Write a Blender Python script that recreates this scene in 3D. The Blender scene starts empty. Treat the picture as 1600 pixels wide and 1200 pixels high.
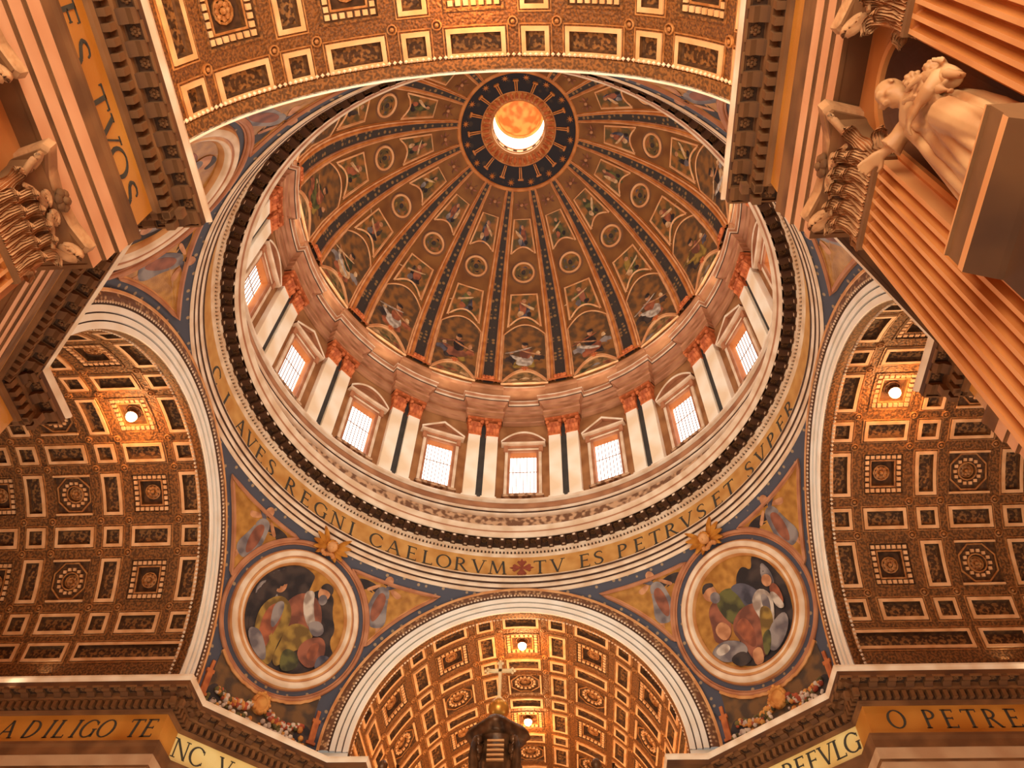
import bpy, math, random
from math import sin, cos, pi, radians, sqrt, atan2, hypot, degrees
from mathutils import Matrix, Vector
random.seed(7)
SC = bpy.context.scene
COL = SC.collection

# ------------------------------------------------------------------ camera, world, light, exposure
PITCH, ROLL, YAW, FPX = radians(55.111), radians(2.309), radians(5.086), 1226.4
cam = bpy.data.cameras.new('camera'); cam_ob = bpy.data.objects.new('camera', cam); COL.objects.link(cam_ob)
F = Vector((0, cos(PITCH), sin(PITCH))); U = Vector((0, -sin(PITCH), cos(PITCH))); X = Vector((1, 0, 0))
X2 = cos(ROLL) * X + sin(ROLL) * U; U2 = -sin(ROLL) * X + cos(ROLL) * U
Z3 = Matrix.Rotation(YAW, 3, 'Z'); X2, U2, F = Z3 @ X2, Z3 @ U2, Z3 @ F
M = Matrix((X2, U2, -F)).transposed().to_4x4(); M.translation = Vector((3.197, -30.447, 1.7))
cam_ob.matrix_world = M
cam.sensor_fit = 'HORIZONTAL'; cam.sensor_width = 36.0; cam.lens = 36.0 * FPX / 1600.0
cam.clip_start = 0.1; cam.clip_end = 500
SC.camera = cam_ob
SC.view_settings.view_transform = 'Standard'; SC.view_settings.look = 'None'
SC.view_settings.gamma = 1.0; SC.view_settings.use_curve_mapping = False
SC.view_settings.exposure = 0.1
SC.cycles.max_bounces = 5; SC.cycles.diffuse_bounces = 3; SC.cycles.glossy_bounces = 2
SC.cycles.sample_clamp_indirect = 3.0; SC.cycles.sample_clamp_direct = 12.0
world = bpy.data.worlds.new('world'); SC.world = world; world.use_nodes = True
bg = world.node_tree.nodes['Background']; bg.inputs[0].default_value = (1.0, 0.80, 0.62, 1); bg.inputs[1].default_value = 0.25

WARM = (1.0, 0.93, 0.76); AMBER = (1.0, 0.57, 0.23); SOFT = (0.96, 1.0, 0.90); DAY = (0.97, 1.0, 0.98)
def area(name, loc, aim, sx, sy, watts, color):
    l = bpy.data.lights.new(name, 'AREA'); l.shape = 'RECTANGLE'; l.size = sx; l.size_y = sy; l.energy = watts; l.color = color
    o = bpy.data.objects.new(name, l); COL.objects.link(o); o.location = loc
    o.rotation_euler = (Vector(aim) - Vector(loc)).to_track_quat('-Z', 'Y').to_euler()
    return o
# unseen fill lamps, added for floor bounce and light from the nave behind
area('nave_back_fill', (0, -50, 16), (0, -6, 40), 22, 20, 12000, SOFT)
area('nave_floor_fill', (0, -34, 0.6), (0, -24, 30), 20, 18, 3000, SOFT)
area('crossing_floor_fill', (0, 2, 0.5), (0, 2, 30), 26, 26, 7000, SOFT)
area('apse_floor_fill', (0, 38, 0.5), (0, 38, 30), 16, 26, 3200, WARM)
for sx, nm in ((-1, 'left'), (1, 'right')):
    area('transept_floor_fill_' + nm, (sx * 33, 0, 0.5), (sx * 33, 0, 30), 20, 18, 2200, WARM)
# floodlights lying on the cornices (hidden from below by the cornice nose)
for sx in (-1, 1):
    area('cornice_flood_nave', (sx * 10.7, -27, 30.4), (-sx * 3, -27, 42), 12, 0.5, 1250, AMBER)
    area('cornice_flood_apse', (sx * 10.7, 34, 30.4), (-sx * 3, 34, 42), 24, 0.5, 2000, AMBER)
    for sy in (-1, 1):
        area('cornice_flood_transept', (sx * 30, sy * 10.7, 30.4), (sx * 30, -sy * 3, 42), 0.5, 16, 420, WARM)
for k in range(16):
    a = radians(22.5 * k)
    area('dome_cornice_flood', (21.45 * sin(a), 21.45 * cos(a), 73.6), (4 * sin(a), 4 * cos(a), 92), 3, 0.4, 170, WARM)
    area('drum_window_daylight', (21.6 * sin(a), 21.6 * cos(a), 61.8), (0, 0, 62), 2.2, 5.5, 520, DAY)

# ------------------------------------------------------------------ materials
def lin(c):
    return tuple(((x / 255) / 12.92 if x / 255 <= 0.04045 else ((x / 255 + 0.055) / 1.055) ** 2.4) for x in c) + (1,)
MATS = {}
def mat(name, c1, c2=None, scale=3.0, detail=6.0, rough=0.7, bump=0.0, bscale=None, metal=0.0, lo=0.35, hi=0.65, kind='noise', emis=None):
    m = bpy.data.materials.new(name); m.use_nodes = True
    nt = m.node_tree; b = nt.nodes['Principled BSDF']
    b.inputs['Roughness'].default_value = rough; b.inputs['Metallic'].default_value = metal
    b.inputs['Specular IOR Level'].default_value = 0.3
    b.inputs['Base Color'].default_value = lin(c1)
    if c2 is not None or bump:
        tc = nt.nodes.new('ShaderNodeTexCoord')
        def tex(s):
            if kind == 'voronoi':
                t = nt.nodes.new('ShaderNodeTexVoronoi'); t.inputs['Scale'].default_value = s; out = t.outputs['Distance']
            elif kind == 'cells':
                t = nt.nodes.new('ShaderNodeTexVoronoi'); t.inputs['Scale'].default_value = s; out = t.outputs['Color']
            else:
                t = nt.nodes.new('ShaderNodeTexNoise'); t.inputs['Scale'].default_value = s; t.inputs['Detail'].default_value = detail
                t.inputs['Roughness'].default_value = 0.25; out = t.outputs['Fac']
            nt.links.new(tc.outputs['Object'], t.inputs['Vector'])
            return out
        o1 = tex(scale)
        if c2 is not None:
            r = nt.nodes.new('ShaderNodeValToRGB'); r.color_ramp.elements[0].position = lo; r.color_ramp.elements[1].position = hi
            r.color_ramp.elements[0].color = lin(c1); r.color_ramp.elements[1].color = lin(c2)
            nt.links.new(o1, r.inputs['Fac']); nt.links.new(r.outputs['Color'], b.inputs['Base Color'])
        if bump:
            bn = nt.nodes.new('ShaderNodeBump'); bn.inputs['Strength'].default_value = bump; bn.inputs['Distance'].default_value = 0.1
            nt.links.new(tex(bscale) if bscale else o1, bn.inputs['Height']); nt.links.new(bn.outputs['Normal'], b.inputs['Normal'])
    if emis:
        b.inputs['Emission Color'].default_value = emis[0] + (1,); b.inputs['Emission Strength'].default_value = emis[1]
    MATS[name] = m
    return m
def marble(name, c1, c2, scale=1.2, rough=0.6):
    return mat(name, c1, c2, scale, 8, rough, 0.08, scale * 6, lo=0.3, hi=0.7)

mat('dim_fascia', (197, 155, 114), (180, 134, 94), 0.8, 8, 0.75, 0.1, 6)  # fascia tone of the far piers, their different light put into the colour
mat('brown_stone', (132, 84, 44), (102, 62, 30), 0.9, 8, 0.8, 0.1, 6)
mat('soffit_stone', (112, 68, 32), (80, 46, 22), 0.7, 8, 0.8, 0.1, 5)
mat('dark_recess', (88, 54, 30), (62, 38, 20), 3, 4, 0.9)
mat('pink_fascia', (226, 160, 112), (212, 142, 94), 0.7, 8, 0.7, 0.05, 6)
mat('orange_stone', (204, 128, 66), (176, 98, 40), 0.55, 8, 0.65, 0.1, 5, lo=0.38, hi=0.62)
mat('flute_stone', (202, 120, 54), (170, 90, 30), 0.55, 8, 0.65, 0.1, 5, lo=0.38, hi=0.62)
mat('fillet_stone', (228, 152, 90), (210, 130, 70), 0.6, 8, 0.65, 0.05, 5)
mat('gold_mosaic', (190, 134, 62), (154, 100, 40), 2.0, 8, 0.45, 0.15, 12, lo=0.3, hi=0.7)
mat('gold_frieze', (212, 156, 84), (190, 128, 58), 1.2, 8, 0.45, 0.1, 14, lo=0.3, hi=0.7)
mat('amber_frieze', (206, 138, 56), (178, 106, 30), 0.5, 6, 0.45, 0.1, 14, lo=0.3, hi=0.7)
mat('lit_frieze', (246, 218, 142), (234, 190, 106), 0.6, 6, 0.45, 0.1, 14, lo=0.3, hi=0.7)  # spotlit brightness of the diagonal friezes put into the colour
mat('letter_blue', (58, 52, 44), (70, 62, 48), 3)
mat('cross_red', (150, 70, 44), (130, 58, 34), 3)
mat('white_marble', (250, 236, 216), (242, 222, 196), 0.8, 8, 0.6, 0.05, 5)
mat('groove_dark', (84, 54, 36), None)
mat('decor_band', (206, 158, 108), (110, 70, 44), 3.5, 3, 0.7, 0.5, None, kind='voronoi', lo=0.1, hi=0.5)
mat('moulding_pale', (240, 212, 180), (220, 182, 144), 1.0, 6, 0.55, 0.05, 5)
mat('moulding_gold', (222, 160, 100), (198, 128, 70), 1.0, 6, 0.5, 0.05, 6)
mat('moulding_rose', (192, 130, 90), (170, 106, 70), 1.0, 6, 0.6, 0.05, 6)
mat('coffer_frame', (224, 172, 124), (204, 148, 98), 1.5, 6, 0.55, 0.1, 8)
mat('coffer_gold', (176, 119, 67), (144, 86, 40), 3, 6, 0.5, 0.2, 10)
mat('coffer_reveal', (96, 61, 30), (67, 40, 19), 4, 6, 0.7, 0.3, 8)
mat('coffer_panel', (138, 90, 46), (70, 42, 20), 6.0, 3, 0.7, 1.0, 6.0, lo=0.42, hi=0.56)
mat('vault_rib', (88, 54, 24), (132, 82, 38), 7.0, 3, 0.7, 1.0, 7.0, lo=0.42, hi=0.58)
mat('dome_ground', (146, 94, 46), (118, 70, 34), 0.6, 8, 0.6, 0.15, 8, lo=0.3, hi=0.7)
mat('dome_violet', (126, 84, 54), (104, 66, 42), 0.6, 8, 0.6, 0.1, 8)
mat('dome_gold', (212, 132, 66), (184, 104, 46), 1.0, 6, 0.45, 0.1, 8)
mat('dome_line', (240, 178, 124), (222, 150, 96), 1.0, 6, 0.5)
mat('painted_panel', (96, 76, 44), (160, 100, 48), 1.3, 4, 0.6, 0.1, 6, lo=0.4, hi=0.62)
mat('painted_blue', (92, 66, 44), (146, 94, 48), 1.1, 4, 0.6, 0.1, 6, lo=0.4, hi=0.62)
mat('lunette_paint', (160, 118, 72), (104, 80, 50), 1.6, 4, 0.6, 0.1, 6, lo=0.42, hi=0.58)
mat('fig_cream', (222, 180, 132), (186, 136, 92), 2.0, 5, 0.6, 0.1, 5)
mat('fig_white', (206, 188, 168), (150, 128, 112), 1.6, 5, 0.6, 0.1, 5, lo=0.4, hi=0.6)
mat('fig_rose', (172, 96, 62), (120, 66, 46), 1.6, 5, 0.6, 0.1, 5)
mat('fig_red', (156, 92, 66), (110, 64, 48), 1.2, 5, 0.6, 0.1, 5, lo=0.4, hi=0.6)
mat('fig_green', (104, 98, 52), (62, 58, 38), 1.4, 5, 0.6, 0.1, 5, lo=0.4, hi=0.6)
mat('fig_olive', (164, 128, 58), (112, 84, 40), 1.4, 5, 0.6, 0.1, 5, lo=0.4, hi=0.6)
mat('fig_blue', (96, 90, 98), (60, 56, 64), 1.4, 5, 0.6, 0.1, 5, lo=0.4, hi=0.6)
mat('fig_dark', (70, 56, 50), (42, 34, 34), 1.2, 5, 0.6, 0.1, 5, lo=0.4, hi=0.6)
mat('fig_skin', (204, 144, 100), (170, 110, 72), 2.0, 5, 0.6, 0.1, 5)
mat('fig_grey', (150, 136, 128), (104, 92, 92), 1.2, 5, 0.6, 0.1, 5, lo=0.4, hi=0.6)
mat('drum_wall', (176, 120, 72), (146, 92, 50), 0.7, 8, 0.7, 0.1, 6)
mat('drum_pilaster', (252, 232, 204), (242, 210, 170), 0.5, 8, 0.55, 0.05, 5)
mat('drum_gap', (74, 68, 62), (60, 54, 48), 0.8)
mat('drum_stone', (186, 126, 84), (152, 96, 60), 0.7, 8, 0.65, 0.1, 6)
mat('drum_capital', (216, 118, 64), (176, 84, 40), 2.0, 5, 0.6, 0.4, 4)
mat('drum_relief', (206, 160, 118), (120, 80, 52), 2.2, 4, 0.7, 0.9, 2.2, lo=0.42, hi=0.58)
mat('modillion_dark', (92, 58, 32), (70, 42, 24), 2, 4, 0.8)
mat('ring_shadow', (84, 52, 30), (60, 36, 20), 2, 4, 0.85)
mat('bronze', (112, 74, 44), (66, 42, 24), 2.5, 5, 0.4, 0.2, 6, metal=0.5)
mat('gilt', (226, 160, 70), (190, 120, 44), 2, 4, 0.3, 0.05, 6, metal=0.6)
mat('statue_marble', (206, 148, 94), (172, 108, 60), 1.0, 8, 0.6, 0.1, 6, lo=0.35, hi=0.65)
mat('lantern_white', (244, 226, 200), (236, 212, 180), 1.0)
mat('lantern_paint', (226, 156, 88), (190, 108, 52), 1.0, 4, 0.6, lo=0.4, hi=0.6)
mat('lower_mosaic', (120, 84, 46), (76, 58, 42), 1.2, 5, 0.6, 0.1, 8, lo=0.42, hi=0.58)
mat('gilt_pale', (255, 226, 170), (246, 204, 140), 2, 4, 0.45)
mat('capital_stone', (202, 140, 88), (150, 96, 54), 1.6, 8, 0.75, 0.4, 7)
mat('niche_shaded_stone', (120, 66, 30), (88, 44, 18), 0.6, 8, 0.7, 0.1, 5)  # shade inside the niche put into a darker stone colour
mat('vault_rib_warm_lit', (92, 54, 24), (124, 74, 32), 10.0, 3, 0.6, 1.0, 7.0, lo=0.42, hi=0.58)  # vault_rib tinted warmer, standing in for warm light on nave and apse
mat('floor_marble', (190, 160, 130), (150, 118, 92), 0.3, 6, 0.4)
mat('festoon_green', (120, 104, 56), (76, 66, 40), 2); mat('festoon_red', (190, 92, 58), (150, 66, 44), 2)
mat('festoon_yellow', (226, 160, 82), (200, 124, 56), 2); mat('festoon_white', (230, 206, 180), (190, 160, 140), 2)
mat('candle_orange', (204, 116, 60), (164, 84, 44), 2)
mat('window_glass', (255, 250, 240), None, emis=((1.0, 0.96, 0.9), 2.2))
mat('lamp_bulb', (255, 220, 160), None, emis=((1.0, 0.72, 0.36), 14.0))
mat('lantern_glass', (255, 240, 220), None, emis=((1.0, 0.88, 0.66), 2.2))
mat('iron', (150, 110, 84), None)
def starry(name, base, star, scale, size):
    m = mat(name, base); nt = m.node_tree; b = nt.nodes['Principled BSDF']
    tc = nt.nodes.new('ShaderNodeTexCoord'); v = nt.nodes.new('ShaderNodeTexVoronoi'); v.inputs['Scale'].default_value = scale
    v.inputs['Randomness'].default_value = 0.35
    nt.links.new(tc.outputs['Object'], v.inputs['Vector'])
    r = nt.nodes.new('ShaderNodeValToRGB'); r.color_ramp.interpolation = 'LINEAR'
    r.color_ramp.elements[0].position = size; r.color_ramp.elements[0].color = lin(star)
    r.color_ramp.elements[1].position = size * 1.5; r.color_ramp.elements[1].color = lin(base)
    nt.links.new(v.outputs['Distance'], r.inputs['Fac']); nt.links.new(r.outputs['Color'], b.inputs['Base Color'])
starry('star_blue', (78, 77, 86), (170, 140, 104), 1.6, 0.16)
starry('dome_blue', (64, 54, 48), (150, 110, 66), 1.6, 0.25)
starry('ring_blue', (44, 38, 40), (70, 54, 44), 0.8, 0.2)

# ------------------------------------------------------------------ mesh helpers
class MB:
    def __init__(s): s.v = []; s.f = []; s.m = []
    def add(s, vs, fs, m=0):
        o = len(s.v); s.v.extend(tuple(p) for p in vs)
        s.f.extend(tuple(i + o for i in f) for f in fs); s.m.extend([m] * len(fs))
    def loops(s, ls, m=0, closed=True):
        """rings of equal length joined by quads; m a number or one per gap"""
        n = len(ls[0]); o = len(s.v)
        for l in ls: s.v.extend(tuple(p) for p in l)
        for k in range(len(ls) - 1):
            mm = m[k] if isinstance(m, (list, tuple)) else m
            for i in range(n if closed else n - 1):
                j = (i + 1) % n
                s.f.append((o + k * n + i, o + k * n + j, o + (k + 1) * n + j, o + (k + 1) * n + i)); s.m.append(mm)
    def fan(s, l, m=0, c=None):
        n = len(l)
        if c is None: c = tuple(sum(p[i] for p in l) / n for i in range(3))
        o = len(s.v); s.v.append(tuple(c)); s.v.extend(tuple(p) for p in l)
        for i in range(n): s.f.append((o, o + 1 + i, o + 1 + (i + 1) % n)); s.m.append(m)
    def ngon(s, l, m=0): s.add(l, [tuple(range(len(l)))], m)
    def box(s, x0, x1, y0, y1, z0, z1, m=0, fn=None):
        vs = [(x, y, z) for x in (x0, x1) for y in (y0, y1) for z in (z0, z1)]
        if fn: vs = [fn(*p) for p in vs]
        s.add(vs, [(0, 1, 3, 2), (4, 6, 7, 5), (0, 4, 5, 1), (2, 3, 7, 6), (0, 2, 6, 4), (1, 5, 7, 3)], m)
    def grid(s, fn, us, vs, m=0):
        s.loops([[fn(u, v) for u in us] for v in vs], m, closed=False)
    def tube(s, pts, r, n=6, m=0, closed=False, flat=1.0, up=None):
        P = [Vector(p) for p in pts]; rings = []; N = len(P)
        for i, p in enumerate(P):
            a = P[(i - 1) % N] if (closed or i) else P[i]; b = P[(i + 1) % N] if (closed or i < N - 1) else P[i]
            t = (b - a).normalized() if (b - a).length > 1e-9 else Vector((0, 0, 1))
            u = Vector(up(p)) if callable(up) else Vector(up or (0, 0, 1))
            if abs(t.dot(u.normalized())) > 0.95: u = Vector((1, 0, 0))
            x = t.cross(u).normalized(); y = x.cross(t)
            rr = r[i] if isinstance(r, (list, tuple)) else r
            rings.append([p + x * (rr * cos(2 * pi * k / n)) + y * (rr * flat * sin(2 * pi * k / n)) for k in range(n)])
        if closed: rings.append(rings[0])
        s.loops(rings, m)
        if not closed: s.ngon(rings[0], m); s.ngon(rings[-1], m)
    def ball(s, c, r, m=0, nu=8, nv=5):
        rx, ry, rz = r if isinstance(r, (list, tuple)) else (r, r, r)
        ls = [[(c[0] + rx * sin(pi * (j + .02) / (nv + .04)) * cos(2 * pi * i / nu), c[1] + ry * sin(pi * (j + .02) / (nv + .04)) * sin(2 * pi * i / nu), c[2] + rz * cos(pi * (j + .02) / (nv + .04))) for i in range(nu)] for j in range(nv + 1)]
        s.loops(ls, m)
    def lathe(s, prof, n=32, m=0, a0=0.0, a1=2 * pi, c=(0, 0, 0)):
        cl = abs(a1 - a0 - 2 * pi) < 1e-6
        ls = [[(c[0] + r * sin(a0 + (a1 - a0) * i / n), c[1] + r * cos(a0 + (a1 - a0) * i / n), c[2] + z) for i in range(n if cl else n + 1)] for r, z in prof]
        s.loops(ls, m, closed=cl)
    def mesh(s, name, mats, smooth=False):
        me = bpy.data.meshes.new(name); me.from_pydata(s.v, [], s.f)
        for m in (mats if isinstance(mats, (list, tuple)) else [mats]): me.materials.append(MATS[m])
        me.polygons.foreach_set('material_index', s.m)
        if smooth: me.polygons.foreach_set('use_smooth', [True] * len(s.f))
        me.update()
        return me
    def build(s, name, mats, parent=None, smooth=False, mtx=None):
        return put(name, s.mesh(name, mats, smooth), parent, mtx)
def put(name, me, parent=None, mtx=None):
    o = bpy.data.objects.new(name, me); COL.objects.link(o)
    if parent is not None: o.parent = parent
    if mtx is not None: o.matrix_basis = mtx
    return o
def tag(o, label, cat, kind=None, group=None):
    o['label'] = label; o['category'] = cat
    if kind: o['kind'] = kind
    if group: o['group'] = group
    return o
def empty(name, loc=(0, 0, 0), rz=0.0):
    o = bpy.data.objects.new(name, None); COL.objects.link(o); o.location = loc; o.rotation_euler = (0, 0, rz); return o
def lerp(a, b, t): return a + (b - a) * t
def RZ(deg): return Matrix.Rotation(radians(deg), 4, 'Z')
def T(x, y, z): return Matrix.Translation((x, y, z))

# ------------------------------------------------------------------ main measures (metres)
ZS, DA, RI, RV = 31.47, 20.9, 11.74, 11.9          # arch spring, crossing arch plane, arch radius, vault radius
WF, DF, DCUT = 11.0, 20.16, 23.43                  # frieze planes: nave wall, crossing face, diagonal
RS = 25.1                                          # pendentive sphere

# ------------------------------------------------------------------ letters: strokes of a roman capital in a unit-high box
def glyph(ch):
    K, t = 0.13, 0.06; out = []; w = 0.7
    def st(x0, y0, x1, y1, th):
        out.append([(x0 - th / 2, y0), (x0 + th / 2, y0), (x1 + th / 2, y1), (x1 - th / 2, y1)])
    def hb(x0, x1, y, th=0.055): out.append([(x0, y - th / 2), (x1, y - th / 2), (x1, y + th / 2), (x0, y + th / 2)])
    def sf(x, y, e=0.13): hb(x - e, x + e, y + (0.02 if y < 0.5 else -0.02), 0.04)
    def sv(x, y0, y1, th=0.04): out.append([(x - th / 2, y0), (x + th / 2, y0), (x + th / 2, y1), (x - th / 2, y1)])
    def arc(cx, cy, rx, ry, a0, a1, n=12):
        for i in range(n):
            q = []
            for a, s in ((a0 + (a1 - a0) * i / n, 1), (a0 + (a1 - a0) * (i + 1) / n, 1), (a0 + (a1 - a0) * (i + 1) / n, -1), (a0 + (a1 - a0) * i / n, -1)):
                a = radians(a); th = t + (K - t) * abs(cos(a))
                q.append((cx + (rx - (0 if s > 0 else th)) * cos(a), cy + (ry - (0 if s > 0 else th * 0.8)) * sin(a)))
            out.append(q)
    if ch == 'I': st(.15, 0, .15, 1, K); sf(.15, 0); sf(.15, 1); w = .3
    elif ch == 'A': st(.1, 0, .42, 1, t); st(.42, 1, .78, 0, K); hb(.2, .68, .36); sf(.1, 0); sf(.78, 0); w = .9
    elif ch == 'V': st(.12, 1, .46, 0, K); st(.46, 0, .78, 1, t); sf(.12, 1); sf(.78, 1); w = .9
    elif ch == 'M': st(.1, 0, .2, 1, t); st(.2, 1, .52, .05, K); st(.52, .05, .84, 1, t); st(.84, 1, .94, 0, K); sf(.1, 0); sf(.94, 0); w = 1.05
    elif ch == 'N': st(.14, 0, .14, 1, t); st(.14, 1, .76, 0, K); st(.76, 0, .76, 1, t); sf(.14, 0); sf(.1, 1); sf(.76, 1); w = .9
    elif ch in 'EFL':
        st(.16, 0, .16, 1, K); sf(.16, 0); sf(.16, 1)
        if ch != 'L': hb(.16, .58, .97); sv(.58, .85, .99); hb(.16, .5, .52); sv(.5, .45, .59)
        if ch != 'F': hb(.16, .62, .03); sv(.62, .01, .16)
        w = .7
    elif ch == 'T': st(.4, 0, .4, 1, K); hb(.05, .75, .97); sv(.05, .84, .99); sv(.75, .84, .99); sf(.4, 0); w = .8
    elif ch == 'D': st(.16, 0, .16, 1, K); arc(.3, .5, .52, .5, -90, 90); hb(.1, .32, .03); hb(.1, .32, .97); w = .9
    elif ch in 'PR':
        st(.16, 0, .16, 1, K); sf(.16, 0); arc(.3, .74, .33, .26, -90, 90); hb(.08, .32, .97); hb(.16, .32, .5)
        if ch == 'R': st(.36, .5, .74, 0, K); sf(.76, 0, .08)
        w = .7 if ch == 'P' else .8
    elif ch == 'O': arc(.48, .5, .46, .51, 0, 360, 20); w = .96
    elif ch in 'CG':
        arc(.5, .5, .46, .51, 42, 318, 16); sv(.83, .7, .88)
        if ch == 'G': st(.8, .04, .8, .42, K * .9); sf(.8, .44, .12)
        else: sv(.83, .12, .28)
        w = .9
    elif ch == 'S':
        pts = [(.55, .8), (.5, .93), (.34, .985), (.17, .92), (.1, .76), (.17, .62), (.32, .52), (.48, .42), (.56, .26), (.5, .09), (.32, .015), (.14, .07), (.08, .22)]
        ths = [.05, .05, .06, .09, .11, .12, .13, .12, .11, .09, .06, .05, .05]
        for i in range(len(pts) - 1):
            (x0, y0), (x1, y1) = pts[i], pts[i + 1]; L = hypot(x1 - x0, y1 - y0); nx, ny = -(y1 - y0) / L, (x1 - x0) / L
            a, b = ths[i] / 2, ths[i + 1] / 2
            out.append([(x0 - nx * a, y0 - ny * a), (x1 - nx * b, y1 - ny * b), (x1 + nx * b, y1 + ny * b), (x0 + nx * a, y0 + ny * a)])
        w = .65
    return out, w
def letter(ch, fn, parent, h, m='letter_blue'):
    """fn(x, y, d): x along the band from the letter's centre, y up from its foot, d proud of the band"""
    g, w = glyph(ch); b = MB()
    for q in g:
        fr = [fn((x - w / 2) * h, y * h, 0.035) for x, y in q]; bk = [fn((x - w / 2) * h, y * h, -0.01) for x, y in q]
        b.ngon(fr); b.loops([bk, fr])
    return b.build('letter', m, parent)

# ================================================================== STRUCTURE
# ------------------------------------------------------------------ floor
b = MB(); b.grid(lambda u, v: (u, v, 0), [-60, -20, 20, 60], [-70, -20, 20, 70])
tag(b.build('floor', 'floor_marble'), 'pale marble church floor far below the dome', 'floor', 'structure')

# ------------------------------------------------------------------ pier walls with entablature
def offset_path(path, o):
    """shift a plan path to its left by o with mitred corners"""
    out = []; n = len(path)
    for i, p in enumerate(path):
        ds = []
        if i > 0: ds.append(Vector(p) - Vector(path[i - 1]))
        if i < n - 1: ds.append(Vector(path[i + 1]) - Vector(p))
        ns = [Vector((-d.y, d.x)).normalized() for d in ds]
        if len(ns) == 1: q = Vector(p) + ns[0] * o
        else:
            bis = (ns[0] + ns[1]).normalized(); q = Vector(p) + bis * (o / bis.dot(ns[0]))
        out.append((q.x, q.y))
    return out
def base_path(ly, lx):
    c = DCUT * sqrt(2) - DF
    return [(lx, WF), (DF, WF), (DF, c), (c, DF), (WF, DF), (WF, ly)]
ROS = MB()
for k in range(8):
    a = 2 * pi * k / 8
    ROS.ball((0.55 * cos(a), 0.55 * sin(a), 0.0), (0.34 if k % 2 else 0.3, 0.3, 0.2), 0, 5, 3)
ROS.ball((0, 0, 0.12), (0.3, 0.3, 0.3), 0, 6, 4)
ROS.lathe([(1.0, -0.05), (1.0, 0.12), (0.84, 0.16), (0.8, -0.05)], 12)
ros_dark = ROS.mesh('rosette', 'dark_recess'); ros_gold = ROS.mesh('rosette', 'coffer_gold')
ros_brown = ROS.mesh('rosette', 'coffer_panel')
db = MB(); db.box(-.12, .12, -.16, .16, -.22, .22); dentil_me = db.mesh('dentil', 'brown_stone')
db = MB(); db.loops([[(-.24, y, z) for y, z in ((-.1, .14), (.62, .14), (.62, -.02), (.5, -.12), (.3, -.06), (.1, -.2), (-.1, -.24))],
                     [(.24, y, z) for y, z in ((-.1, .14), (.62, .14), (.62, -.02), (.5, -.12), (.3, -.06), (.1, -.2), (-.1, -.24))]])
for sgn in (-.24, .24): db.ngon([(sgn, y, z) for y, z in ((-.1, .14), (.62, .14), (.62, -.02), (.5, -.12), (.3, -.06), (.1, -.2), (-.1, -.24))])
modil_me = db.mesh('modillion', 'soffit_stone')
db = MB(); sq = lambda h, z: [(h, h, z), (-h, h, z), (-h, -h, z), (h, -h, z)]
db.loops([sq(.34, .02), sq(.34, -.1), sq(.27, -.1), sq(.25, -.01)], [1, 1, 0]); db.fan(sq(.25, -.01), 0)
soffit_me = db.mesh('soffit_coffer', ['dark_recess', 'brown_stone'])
db = MB()
for k in range(6): db.ball((.12 * cos(pi * k / 3), .12 * sin(pi * k / 3), 0), (.08, .08, .05), 0, 5, 3)
db.ball((0, 0, -.03), .07, 0, 5, 3); sros_me = db.mesh('rosette', 'brown_stone')
ENT = {}
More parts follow.
